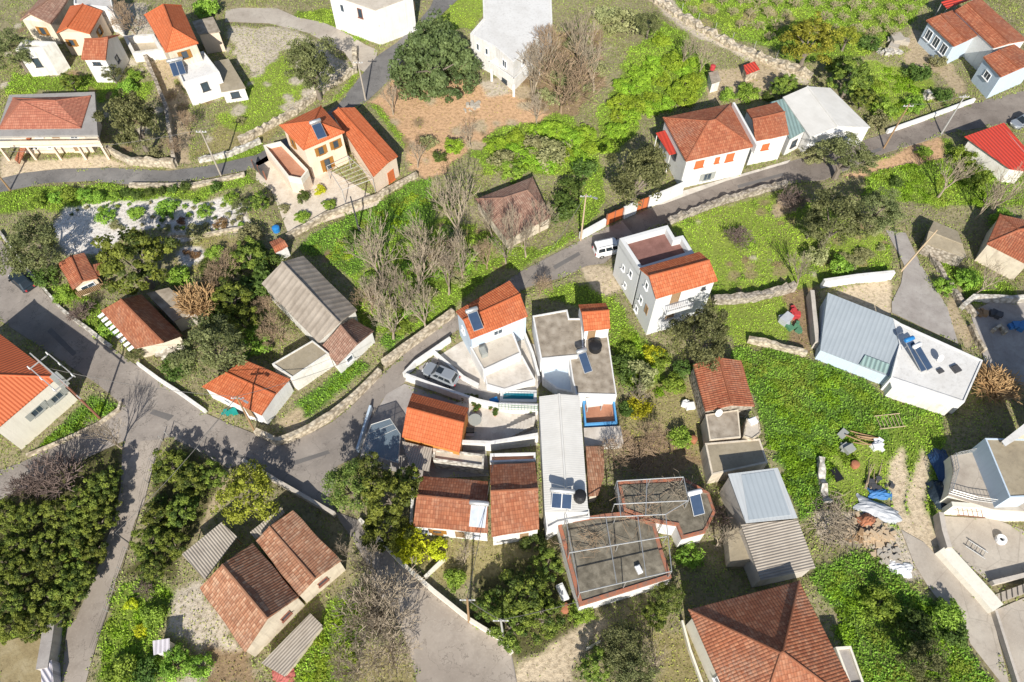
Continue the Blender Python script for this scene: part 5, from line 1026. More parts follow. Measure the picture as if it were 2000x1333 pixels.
def dish(u, v, z, label, face=(.3, -.8, .5)):
    p = P(u, v, z); t = thing('satellite_dish', label, 'satellite dish', p); f = Vector(face).normalized(); a = f.cross(Vector((0, 0, 1))).normalized(); b_ = f.cross(a); c = p + Vector((0, 0, .7)); m = MB()
    for (r0, d0), (r1, d1) in (((0.01, 0), (.25, .03)), ((.25, .03), (.45, .12))):
        for k in range(12):
            q = lambda r, d, k_: c + f * d + (a * math.cos(k_ * .5236) + b_ * math.sin(k_ * .5236)) * r
            m.face([q(r0, d0, k), q(r0, d0, k + 1), q(r1, d1, k + 1), q(r1, d1, k)])
    m.build('reflector', 'whiteplastic', t); m = MB(); m.tube([p, c], .03, 5); m.tube([c, c + f * .5], .015, 4); m.build('mast', 'galv', t)
dish(1830, 706, 2.65, 'satellite dish near the solar heaters on the white flat roof'); dish(1400, 812, 2.6, 'white satellite dish below the stone cottage gable')
def boxes(items, mat, label, name, cat, z=0):
    for (u, v, s, lb) in items: p = P(u, v, z); m = MB(); m.box((p.x, p.y, z + s[2] / 2), s[:2] + (s[2],), .4); m.box((p.x, p.y, z + s[2] + .03), (s[0] * .8, s[1] * .8, .06), .4); solo(name, m, mat, lb, cat, p)
boxes([(1247, 1114, (.5, .8, .35), 'small white vent box on the pergola roof terrace'), ], 'whiteplastic', '', 'vent_box', 'vent', 2.9)
boxes([(1866, 722, (.9, .9, .25), 'dark hatch on the white flat roof')], 'darkmetal', '', 'roof_hatch', 'hatch', 2.63)
boxes([(1836, 726, (.7, .5, .2), 'small dark vent between the dish and the hatch')], 'darkmetal', '', 'roof_vent', 'vent', 2.63)
boxes([(944, 692, (.7, 1.1, .8), 'air unit on the extension roof before the pale blue house')], 'greyshutter', '', 'air_unit', 'air conditioner', 2.5)
boxes([(1470, 824, (.9, .7, .3), 'pale cover on the boxy wash house roof')], 'whiteplastic', '', 'roof_cover', 'cover', 2.9)
boxes([(1098, 1160, (.7, 1.6, .8), 'white cabinet by the red-edged pergola building')], 'whiteplastic', '', 'cabinet', 'cabinet')
boxes([(108, 1322, (1.0, 2.2, 1.5), 'pale blue-roofed hutch at the end of the narrow grey wall')], 'c_pale', '', 'hutch', 'hutch')
boxes([(1538, 400, (2.6, 1.3, .5), 'orange wooden bed frame lying by the stone wall')], 'woodpale', '', 'wooden_bed', 'bed')
boxes([(1632, 928, (.9, 1.5, .25), 'black plastic sheet on the grass near the junk')], 'black', '', 'plastic_sheet', 'sheet')
boxes([(965, 786, (.9, .6, .6), 'bright blue crate in the walled patio')], 'blueplastic', '', 'crate', 'crate')
boxes([(714, 1322, (0.01, 0.01, 0.01), 'x')], 'black', '', 'x', 'x') if 0 else None

# ------------------------------------------------------------------ swimming pool, glass court, stairs
t = thing('swimming_pool', 'narrow teal swimming pool in the walled compound', 'pool', P(1014, 778, 0))
T = [P(978, 766, 0), P(1048, 767, 0), P(1048, 790, 0), P(976, 789, 0)]; q = [(p.x, p.y) for p in T]; inn = inset(q, .35); m = MB()
for i in range(4): j = (i + 1) % 4; m.face([(*q[i], .55), (*q[j], .55), (*inn[j], .55), (*inn[i], .55)]); m.face([(*q[i], 0), (*q[j], 0), (*q[j], .55), (*q[i], .55)]); m.face([(*inn[i], .2), (*inn[j], .2), (*inn[j], .55), (*inn[i], .55)])
m.build('pool_rim', 'greywhite', t); m = MB(); m.face([(*p, .42) for p in inn]); m.build('water', 'water', t)
def rail(pts, h, mat, label, z=0, k=.35, name='railing'):
    W = [P(u, v, z) for u, v in pts]; t = thing(name, label, name.replace('_', ' '), W[0]); m = MB()
    for a, b in zip(W, W[1:]):
        m.tube([a + Vector((0, 0, h)), b + Vector((0, 0, h))], .035, 4); m.tube([a + Vector((0, 0, .12)), b + Vector((0, 0, .12))], .025, 4); m.tube([a + Vector((0, 0, h * .55)), b + Vector((0, 0, h * .55))], .025, 4)
    m.build('rails', mat, t); m = MB()
    for a, b in zip(W, W[1:]):
        n = max(1, int((b - a).length / k))
        for i in range(n + 1): c = a.lerp(b, i / n); m.tube([c, c + Vector((0, 0, h))], .02, 4)
    m.build('bars', mat, t); return t
wall([(974, 800), (1050, 803)], 1.5, .25, 'white', 'white wall carrying the green railing below the pool')
rail([(974, 800), (1050, 803)], 1.1, 'greenpaint', 'green railing along the lower side of the teal pool', 1.5)
rail([(962, 872), (1005, 862), (1050, 846)], 1.0, 'galv', 'metal handrail beside the curved courtyard stairs')
rail([(1858, 892), (1864, 922), (1852, 964), (1900, 978), (1985, 990)], 1.0, 'steel', 'curved steel railing round the raised concrete terrace', 2.4)
rail([(1862, 892), (1898, 884)], 1.0, 'steel', 'short steel railing at the back of the raised terrace', 2.4)
m = MB(); c0 = P(1052, 828, 0)
for i in range(12):
    a, b = P(958 + i * 7, 868 - i * 1.2 - i * i * .11, 0), P(962 + i * 7, 848 - i * 2.2, 0); m.obox(a, P(958 + (i + 1) * 7, 868 - i * 1.2 - i * i * .11 - 1.2, 0) - a, b - a, Vector((0, 0, .12 + .10 * i)))
solo('stairs', m, 'patio', 'curved flight of steps climbing to the long pale roof', 'stairs', c0)
m = MB(); A_ = P(1990, 1170, 0)
for i in range(7): a = P(1945 + i * 9, 1180 - i * 3.2, 0); m.obox(a, Vector((.5, 0.14, 0)), Vector((.25, .9, 0)), Vector((0, 0, .15 + .16 * i)))
solo('stairs', m, 'concrete', 'concrete steps between the two yards at the lower right corner', 'stairs', A_)
t = thing('glass_canopy', 'blue-tinted glass canopy in the shade left of the bright orange house', 'canopy', P(745, 860, 0))
E = [P(762, 818, 2.5), P(782, 848, 2.5), P(778, 905, 2.4), P(705, 885, 2.4), P(725, 830, 2.5)]
m = MB(); m.slab(E, .03, E[0], E[1]); m.build('glass_sheets', 'sheetglass', t); m = MB()
for i in range(5): m.tube([E[i] + Vector((0, 0, .04)), E[(i + 1) % 5] + Vector((0, 0, .04))], .05, 4)
for f in (.33, .66): m.tube([E[0].lerp(E[1], f), E[4].lerp(E[3], f)], .035, 4)
m.build('frame', 'galv', t)
for p in E: m = MB(); m.tube([(p.x, p.y, 0), p], .05, 5); m.build('post', 'galv', t)
t = thing('table_set', 'round grey garden table with chairs in the walled patio', 'table', P(928, 826, 0)); p = P(928, 826, 0)
m = MB(); m.lathe(p, [(.05, 0), (.05, .7), (.75, .7), (.75, .75), (0, .75)], 16); m.build('tabletop', 'greyshutter', t)
for (u, v, h, lb) in ((919, 846, .95, 'black barbecue grill at the wall of the orange house'),):
    p = P(u, v, 0); t = thing('barbecue', lb, 'barbecue', p); m = MB(); m.box((p.x, p.y, .7), (.9, .55, .3)); m.build('grill_box', 'black', t); m = MB()
    for k in (-.35, .35): m.box((p.x + k, p.y, .28), (.06, .5, .55))
    m.build('legs', 'darkmetal', t); m = MB(); m.box((p.x, p.y - .5, .6), (.9, .3, .05)); m.build('side_shelf', 'steel', t)
for i, (u, v) in enumerate(((905, 782), (912, 777), (922, 778), (931, 780), (940, 788), (958, 800), (968, 806), (967, 812), (1037, 806), (1000, 800), (926, 793), (935, 799), (929, 804))):
    p = P(u, v, 0); t = thing('potted_plant', 'small potted plant standing in the walled patio', 'plant', p, 'potted plants of the walled patio'); m = MB(); m.lathe(p, [(.14, 0), (.2, .3), (.22, .32), (0, .3)], 9); m.build('pot', 'terrapot', t)
    inst(PROTO['dark'][i % 3], 'foliage', t, (0, 0, .5), (.32, .32, .32), i)

# ------------------------------------------------------------------ poles and cables
TOPS = {}
def pole(u, v, h, label, mat='wood', lean=(0, 0), arm=True, lamp=False, name='utility_pole', key=None, r=.13):
    p = P(u, v, 0); t = thing(name, label, 'pole', p); top = p + Vector((lean[0], lean[1], h)); m = MB(); m.tube([p, top], [r, r * .65], 8); m.build('pole', mat, t)
    if arm:
        m = MB(); c = top - Vector((0, 0, .4)); m.obox(c + Vector((-.7, -.05, -.05)), Vector((1.4, 0, 0)), Vector((0, .1, 0)), Vector((0, 0, .1))); am = m.build('crossarm', 'galv', t)
        for k in (-.6, -.2, .2, .6): m = MB(); m.tube([c + Vector((k, 0, .05)), c + Vector((k, 0, .2))], [.05, .035], 6); m.build('insulator', 'whiteplastic', am)
    if lamp:
        m = MB(); c = top - Vector((0, 0, .3)); e = c + Vector((.9, -.5, .25)); m.tube([c, e], .035, 5); m.box((e.x + .2, e.y - .1, e.z), (.55, .22, .12), -.5); m.build('street_lamp', 'steel', t)
    TOPS[key or label] = top; return t
pole(432, 344, 8.3, 'tall pale concrete pole between the lane and the white rubble wall', 'concrete', key='a')
pole(1134, 470, 8.6, 'pale wooden pole at the roadside left of the red garage gate', 'woodpale', lamp=True, key='b')
pole(916, 1215, 7.6, 'dark pole on the long pale wall by the lower road', 'wood', lean=(.2, .3), key='c')
pole(499, 846, 7.0, 'dark leaning pole at the rubbish pile of the junction cottage', 'wood', lean=(-.1, .8), lamp=True, key='d')
pole(984, 1250, 7.5, 'pole with stay wires at the corner of the dirt path', 'galv', lean=(-.2, .2), key='e')
pole(254, 1062, 3.4, 'slim steel pole beside the lower left lane', 'darkmetal', key='f', arm=False, r=.07)
pole(714, 196, 7.0, 'twin-legged pole by the villa corner next to the bare earth', 'concrete', key='g')
pole(1158, 68, 7.0, 'grey pole near the top between the white house and bare trees', 'galv', key='h', arm=False) if 0 else None
pole(702, 452, 6.5, 'dark slender pole in the grass strip below the villa', 'darkmetal', key='i', arm=False)
pole(1726, 290, 7.5, 'wooden pole under the olive branches at the road bend', 'wood', key='j', lean=(.5, .5))
pole(1838, 262, 7.0, 'short-armed pole below the road near the red sheet roof', 'galv', key='k')
pole(797, 52, 6.0, 'brown wooden pole beside the top edge lane', 'wood', key='l', arm=False)
pole(20, 372, 7.0, 'wooden pole at the left edge beside the lane', 'wood', key='m')
pole(1760, 530, 7.0, 'leaning pale pole over the driveway', 'woodpale', key='n', lean=(1.5, .8), arm=False)
def h_frame():
    t = thing('transformer_pole', 'twin-pole steel transformer frame in front of the cream building', 'pole', P(195, 818, 0))
    a, b = P(150, 778, 0), P(196, 818, 0); A, B = a + Vector((0, 0, 9)), b + Vector((0, 0, 9)); Z = Vector((0, 0, 1)); e = (b - a).normalized(); n = Vector((-e.y, e.x, 0))
    for p, q in ((a, A), (b, B)): m = MB(); m.tube([p, q], [.14, .09], 7); m.build('pole', 'rust', t)
    m = MB()
    for z in (5.5, 8.2, 8.9): m.obox(a + Z * z - e * .8 - n * .06, e * ((b - a).length + 1.6), n * .12, Z * .12)
    for k in (-1.1, 1.1): m.obox(a + Z * 8.0 + n * k - e * .3, e * ((b - a).length + .6), n * .1, Z * .1)
    for p in (a, b): m.obox(p + Z * 8.05 - n * 1.2, n * 2.4, e * .1, Z * .1)
    f = m.build('crossarms', 'galv', t); m = MB(); c = a.lerp(b, .5) + Z * 5.7
    m.box((c.x, c.y, 6.4), (1.3, .9, 1.3), math.atan2(e.y, e.x)); m.build('transformer', 'greyshutter', t)
    for i in range(6): m = MB(); p = a + e * (i % 3) * ((b - a).length / 2) + n * (1.1 if i < 3 else -1.1) + Z * 8.1; m.tube([p, p + Z * .45], [.1, .06], 6); m.build('insulator', 'whiteplastic', f)
    TOPS['t'] = A.lerp(B, .5)
h_frame()
def cable(a, b, sag, label, r=.028):
    p, q = (TOPS[k] if isinstance(k, str) else k for k in (a, b)); m = MB(); pts = [p.lerp(q, i / 12) - Vector((0, 0, sag * 4 * (i / 12) * (1 - i / 12))) for i in range(13)]
    m.tube(pts, r, 4); solo('cable', m, 'wire', label, 'cable', pts[6])
cable('f', 'd', .8, 'overhead cable from the slim lane pole to the rubbish pile pole'); cable('d', P(716, 690, 2.6), .6, 'overhead cable from the rubbish pile pole to the tan-roofed house')
cable('d', 't', 1.0, 'overhead cable from the transformer frame to the rubbish pile pole'); cable('e', 'c', .5, 'overhead cable between the two poles on the long pale wall')
cable('c', P(966, 890, 3.6), .6, 'overhead cable from the dark wall pole up to the steep brown roof'); cable('e', P(1130, 1175, 3), .4, 'overhead cable from the corner pole to the pergola building')
cable('m', 'a', 1.0, 'overhead cable along the upper left lane'); cable('b', P(1024, 560, 5.5), .8, 'overhead cable from the roadside pole to the pale blue house'); cable('j', 'k', .6, 'overhead cable above the road near the right edge')
cable('t', P(720, 590, 3), 1.2, 'long overhead cable from the transformer frame over the grey barn') if 0 else None


# ------------------------------------------------------------------ vehicles
def car(a, b, L, wd, ht, paint, label, kind='hatch', name='parked_car'):
    p, q = P(*a), P(*b); c = (p + q) / 2; e = (q - p).normalized(); n = Vector((-e.y, e.x, 0)); Z = Vector((0, 0, 1))
    t = thing(name, label, 'van' if kind == 'van' else 'car', c); hl, hw = L / 2, wd / 2
    def X(x, y, z): return c + e * x + n * y + Z * z
    def ring(l0, l1, w_, z, k=.22):
        return [X(l0, -w_ + k * 1.2, z), X(l0 + k, -w_, z), X(l1 - k * 1.6, -w_, z), X(l1 - .03, -w_ + k * 1.8, z), X(l1 - .03, w_ - k * 1.8, z), X(l1 - k * 1.6, w_, z), X(l0 + k, w_, z), X(l0, w_ - k * 1.2, z)]
    def skin(m, rs):
        for r0, r1 in zip(rs, rs[1:]):
            for i in range(8): j = (i + 1) % 8; m.face([r0[i], r0[j], r1[j], r1[i]])
        m.face(rs[-1]); m.face(rs[0])
    fr = {'van': (-hl + .05, hl - 1.05, -hl + .12, hl - 1.55), 'hatch': (-hl + .25, hl - 1.05, -hl + .75, hl - 1.75), 'suv': (-hl + .15, hl - 1.15, -hl + .5, hl - 1.75)}[kind]
    sh = ht * (.56 if kind != 'van' else .5)
    m = MB(); skin(m, [ring(-hl + .08, hl - .08, hw - .06, .25), ring(-hl, hl, hw, .5), ring(-hl + .02, hl - .03, hw, sh - .12), ring(-hl + .08, hl - .18, hw - .07, sh)]); 
    g0 = ring(fr[0], fr[1], hw - .09, sh - .01, .12); g1 = ring(fr[2], fr[3], hw - .24, ht, .14); skin(m, [g0, g1, [p_ + Z * .02 for p_ in ring(fr[2] + .1, fr[3] - .1, hw - .34, ht + .02, .14)]])
    bo = m.build('body', paint, t, False)
    def pane(nm, i, j, f0, f1, z0, z1, mat='carglass'):
        m = MB(); P4 = lambda f, z: g0[i].lerp(g0[j], f).lerp(g1[i].lerp(g1[j], f), z); o = [P4(f0, z0), P4(f1, z0), P4(f1, z1), P4(f0, z1)]
        nn = (o[1] - o[0]).cross(o[3] - o[0]).normalized(); nn = nn if nn.dot(o[0] - X(0, 0, ht * .7)) > 0 else -nn
        m.face([k + nn * .012 for k in o]); m.build(nm, mat, t)
    pane('windscreen', 3, 4, -.12, 1.12, .1, .92); pane('rear_window', 7, 0, .0, 1.0, .25, .9)
    for i, j in ((1, 2), (5, 6)):
        ks = ((.04, .36), (.40, .70), (.74, .97)) if kind != 'hatch' else ((.06, .48), (.53, .95))
        if i == 5: ks = [(1 - b_, 1 - a_) for a_, b_ in ks]
        for a_, b_ in ks: pane('side_window', i, j, a_, b_, .22, .86)
    for sx in (-hl + .8, hl - .85):
        for sy in (-1, 1):
            m = MB(); m.tube([X(sx, sy * (hw - .2), .32), X(sx, sy * (hw + .015), .32)], .32, 14); wh = m.build('wheel', 'rubber', t); m = MB(); m.tube([X(sx, sy * (hw + .0), .32), X(sx, sy * (hw + .025), .32)], .19, 10); m.build('rim', 'steel', wh)
    for sy in (-1, 1):
        m = MB(); m.obox(X(hl - .22, sy * (hw - .42) - .16, sh - .26), e * .2, n * .32, Z * .13); m.build('headlight', 'whiteplastic', t)
        m = MB(); m.obox(X(-hl - .02, sy * (hw - .3) - .1, sh - .3), e * .1, n * .2, Z * .25); m.build('tail_light', 'redpaint', t)
        m = MB(); k = X(fr[1] - .1, sy * (hw + .1), sh + .08); m.box((k.x, k.y, k.z), (.16, .22, .14), math.atan2(e.y, e.x)); m.build('wing_mirror', 'black', t)
    if kind == 'suv': m = MB(); m.obox(X(-.35, -.4, ht + .025), e * .75, n * .8, Z * .02); m.build('sunroof', 'carglass', t)
    if kind == 'van':
        m = MB()
        for sy in (-.55, .55): m.tube([X(fr[2] + .3, sy, ht + .05), X(fr[3] - .4, sy, ht + .05)], .03, 5)
        m.build('roof_rails', 'darkmetal', t)
    return t
car((1150, 500), (1232, 482), 4.5, 1.85, 1.85, 'whitepaint', 'white van with roof rails parked beside the tall white house', 'van', 'parked_van')
car((896, 752), (828, 722), 4.4, 1.8, 1.55, 'silverpaint', 'silver estate car with sunroof parked in the white walled yard', 'suv')
car((66, 571), (28, 538), 4.0, 1.7, 1.45, 'darkpaint', 'dark hatchback parked on the road against the white kerb wall')
car((2010, 238), (1978, 250), 4.0, 1.7, 1.45, 'silverpaint', 'pale car in the shade above the red sheet roof at the right edge')

# ------------------------------------------------------------------ junk and small things on the ground
def lumps(u, v, n, sx, sy, s, mat, label, name, cat, h=.5, seed=1):
    g = random.Random(seed); p = P(u, v, 0); m = MB()
    for i in range(n):
        a, b_ = g.gauss(0, .45), g.gauss(0, .45); k = max(.05, 1 - math.hypot(a, b_)); s0 = s * g.uniform(.5, 1.3)
        m.box((p.x + a * sx, p.y + b_ * sy, k * h * g.random() + s0 * .3), (s0 * g.uniform(.6, 1.8), s0, s0 * g.uniform(.4, 1)), g.uniform(0, 3.14))
    return solo(name, m, mat, label, cat, p)
def sticks(u, v, n, L, spread, mat, label, name='branch_pile', cat='branches', seed=1, dirn=None, r=.03, z=0):
    g = random.Random(seed); p = P(u, v, z); m = MB()
    for i in range(n):
        a = g.uniform(0, 3.14) if dirn is None else dirn + g.gauss(0, .15); c = p + Vector((g.gauss(0, spread), g.gauss(0, spread * .7), g.uniform(.05, .5))); d = Vector((math.cos(a), math.sin(a), g.uniform(-.12, .12))) * L * g.uniform(.5, 1) / 2
        m.tube([c - d, c + Vector((g.gauss(0, .1), g.gauss(0, .1), .05)), c + d], [r, r, r * .6], 4)
    return solo(name, m, mat, label, cat, p)
def tarp(u, v, sx, sy, h, rz, mat, label, seed=1):
    g = random.Random(seed); p = P(u, v, 0); m = MB(); N = 10; ca, sa = math.cos(rz), math.sin(rz); G = {}
    for i in range(N + 1):
        for j in range(N + 1):
            a, b_ = i / N * 2 - 1, j / N * 2 - 1; e = 1 + .12 * math.sin(5 * a + seed) * math.cos(4 * b_); x, y = a * sx * e, b_ * sy * e
            G[i, j] = (p.x + x * ca - y * sa, p.y + x * sa + y * ca, max(.03, h * (1 - .7 * a * a) * (1 - .8 * b_ * b_) + g.uniform(-.07, .07)))
    for i in range(N):
        for j in range(N): m.face([G[i, j], G[i + 1, j], G[i + 1, j + 1], G[i, j + 1]])
    return solo('tarp', m, mat, label, 'tarp', p)
tarp(1714, 998, 2.2, .9, .7, -.45, 'greytarp', 'crumpled grey-white tarp over the log pile', 3)
tarp(1718, 966, 1.2, .6, .5, -.1, 'bluetarp', 'small bright blue tarp on the grass above the grey one', 4)
tarp(1840, 915, 1.1, 2.2, .9, .1, 'shadedblue', 'blue tarp left of the raised terrace with shade put into its colour', 5)  # tarp blue darkened to stand in for shade
tarp(1842, 968, 1.5, 1.6, .9, .1, 'darkpaint', 'dark tarp bundle under the curved terrace railing', 6)
tarp(1756, 1112, 1.2, .8, .4, -.3, 'whiteplastic', 'white plastic sheet lying beside the concrete lane', 7)
tarp(555, 1322, 1.0, .9, .4, .4, 'fadedred', 'faded red tarp at the bottom of the corrugated lean-to', 8)
tarp(1690, 1020, 1.0, .8, .8, .2, 'terrapot', 'orange-brown sheet over the woodpile beside the grey tarp', 9)
lumps(1703, 1046, 170, 2.0, 1.4, .35, 'woodpale', 'heap of split firewood below the grey tarp', 'firewood_pile', 'firewood', .8, 2)
lumps(1730, 1082, 60, 1.3, 1.1, .35, 'stonegrain', 'spill of white rubble along the concrete lane', 'rubble_pile', 'rubble', .4, 3)
lumps(1675, 1045, 50, 1.4, 1.0, .3, 'wood', 'brown log heap left of the split firewood', 'log_pile', 'logs', .6, 4)
sticks(1640, 1035, 150, 2.6, 1.3, 'twiggrey', 'large tangle of cut grey branches by the striped lean-to', seed=5)
sticks(1618, 985, 60, 2.2, .8, 'twiggrey', 'smaller heap of cut branches by the collapsed rubble wall', seed=6)
sticks(1690, 860, 9, 3.5, .5, 'wood', 'long brown planks lying on the grass', 'plank_stack', 'planks', 7, -.15, .07)
sticks(1700, 930, 5, 4.0, .35, 'woodpale', 'two pale poles lying diagonally in the junk', 'pole_stack', 'poles', 8, 1.0, .06)
sticks(1245, 890, 90, 2.4, 1.4, 'twigbrown', 'brown brushwood pile beside the broken-tiled shed', seed=9)
sticks(1255, 1000, 60, 2.6, 1.4, 'twigbrown', 'dry vine tangle over the middle of the pipe pergola', 'dry_vine', 'vine', 31, None, .02, 4.4)
sticks(1150, 1060, 40, 2.4, 1.2, 'twigbrown', 'dry vine shoots on the left part of the stained terrace', 'dry_vine', 'vine', 32, None, .02, 3.0)
sticks(1330, 960, 50, 2.0, .9, 'twiggrey', 'bare vine tangle at the back of the rear wing roof', 'dry_vine', 'vine', 33, None, .02, 3.2)
lumps(1262, 1008, 14, .9, .7, .4, 'greytarp', 'grey household clutter between the two terrace roofs', 'clutter_heap', 'clutter', .3, 34)
lumps(1945, 620, 8, .8, .8, .6, 'darkmetal', 'dark furniture stacked at the back of the shaded courtyard', 'furniture_stack', 'furniture', .4, 41)
lumps(1915, 612, 10, .9, .5, .5, 'wood', 'brown planters along the courtyard wall', 'planter_row', 'planters', .4, 42)
lumps(1985, 640, 6, .8, .6, .7, 'bluetarp', 'blue covered things in the shaded courtyard', 'covered_heap', 'heap', .4, 43)
lumps(1712, 873, 14, 1.0, .8, .5, 'whiteplastic', 'white buckets and scrap beside the wooden crate', 'scrap_pile', 'scrap', .3, 10)
lumps(1655, 880, 10, .6, 1.2, .6, 'greyshutter', 'grey scrap bundle on the grass left of the planks', 'scrap_pile', 'scrap', .4, 11)
lumps(1708, 948, 16, 1.1, .8, .5, 'darkmetal', 'dark scrap heap above the small blue tarp', 'scrap_pile', 'scrap', .4, 12)
lumps(505, 815, 26, 1.4, .6, .4, 'whiteplastic', 'white rubbish along the front of the junction cottage', 'rubbish_pile', 'rubbish', .4, 13)
lumps(452, 806, 12, .9, .5, .45, 'tealnet', 'teal netting bundle in front of the junction cottage', 'net_bundle', 'net', .4, 14)
lumps(485, 800, 10, .8, .5, .45, 'black', 'black bags at the junction cottage wall', 'bag_pile', 'bags', .5, 15)
lumps(338, 690, 40, 1.3, 1.2, .6, 'stonewhite', 'white stone heap below the striped cottage', 'stone_pile', 'stones', .7, 16)
lumps(1552, 640, 10, .9, .8, .5, 'greenpaint', 'green junk by the mossy concrete wall', 'scrap_pile', 'scrap', .4, 17)
lumps(1549, 612, 10, .6, .9, .5, 'redpaint', 'pink and red plastic junk by the mossy concrete wall', 'scrap_pile', 'scrap', .4, 18)
lumps(1535, 625, 6, .8, .6, .8, 'greytarp', 'grey sheet scrap by the pink plastic junk', 'scrap_pile', 'scrap', .3, 19)
lumps(1812, 190, 14, .9, .8, .6, 'stonewhite', 'white stones in the garden below the veranda house', 'stone_pile', 'stones', .5, 20)
lumps(1735, 105, 30, 1.8, .8, .6, 'stonewhite', 'row of white boulders below the orchard', 'stone_pile', 'stones', .6, 21)
lumps(1748, 88, 8, 1.4, .9, 1.3, 'stonegrain', 'big tan rock outcrop under the veranda house', 'rock', 'rock', 1.2, 22)
lumps(1340, 790, 9, .6, .6, .5, 'whiteplastic', 'white bags beside the stone cottage wall', 'bag_pile', 'bags', .5, 23)
lumps(922, 208, 26, 1.6, 1.2, .4, 'stonegrain', 'grey rubble patch on the bare earth slope', 'rubble_pile', 'rubble', .25, 24)
lumps(1790, 868, 14, 1.2, .7, .5, 'darkmetal', 'dark scrap behind the raised terrace', 'scrap_pile', 'scrap', .4, 25) if 0 else None
def ladder(u, v, L, wd, rz, mat, label, n=9, z=.1, tilt=0.0, name='ladder'):
    p = P(u, v, 0); m = MB(); e = Vector((math.cos(rz), math.sin(rz), tilt)); s = Vector((-math.sin(rz), math.cos(rz), 0)); a = p - e * L / 2 + Vector((0, 0, z + abs(tilt) * L / 2))
    for k in (-.5, .5): m.tube([a + s * wd * k, a + e * L + s * wd * k], .05, 5)
    for i in range(n): c = a + e * L * (i + .5) / n; m.tube([c - s * wd / 2, c + s * wd / 2], .035, 4)
    return solo(name, m, mat, label, name.replace('_', ' '), p)
ladder(1790, 780, 4.6, .7, -.36, 'whiteplastic', 'white ladder lying in the grass along the veranda edge', 10, .5)
ladder(1735, 826, 3.0, 1.6, .12, 'woodpale', 'slatted wooden pallet lying on the grass', 7, .4, name='wooden_pallet')
ladder(1876, 1012, 2.8, 1.0, -.1, 'rust', 'brown ladder rack on the pale retaining wall', 6, 1.9)
ladder(1905, 1075, 2.0, .8, -.7, 'steel', 'small metal hand cart on the lower yard', 4, .3, name='hand_cart')
for (u, v, h, lb) in ((1332, 430, 0, ''),): pass
def fence(pts, h, label, k=2.0, mat='galv'):
    W = [P(u, v, 0) for u, v in pts]; t = thing('wire_fence', label, 'fence', W[0])
    for a, b in zip(W, W[1:]):
        n = max(1, int((b - a).length / k))
        for i in range(n): c = a.lerp(b, i / n); m = MB(); m.tube([c, c + Vector((0, 0, h))], .045, 5); m.build('post', mat, t)
    m = MB()
    for a, b in zip(W, W[1:]):
        for z in (.3, .7, 1.0): m.tube([a + Vector((0, 0, h * z)), b + Vector((0, 0, h * z))], .012, 3)
    m.build('wires', 'wire', t)
fence([(331, 855), (395, 888), (450, 922)], 1.5, 'wire fence on the kerb above the citrus trees at the junction'); fence([(318, 862), (300, 905), (280, 985)], 1.3, 'wire fence down the right side of the lower left lane')
fence([(1300, 5), (1430, 80), (1560, 132)], 1.5, 'orchard wire fence above the thick dry stone wall', 3.0)
fence([(250, 1075), (212, 1195), (185, 1270)], 1.1, 'low wire fence beside the lane below the slim steel pole')
rail([(1143, 1272), (1170, 1258)], 1.6, 'steel', 'open metal gate on the dirt path at the bottom', 0, .5, 'metal_gate')

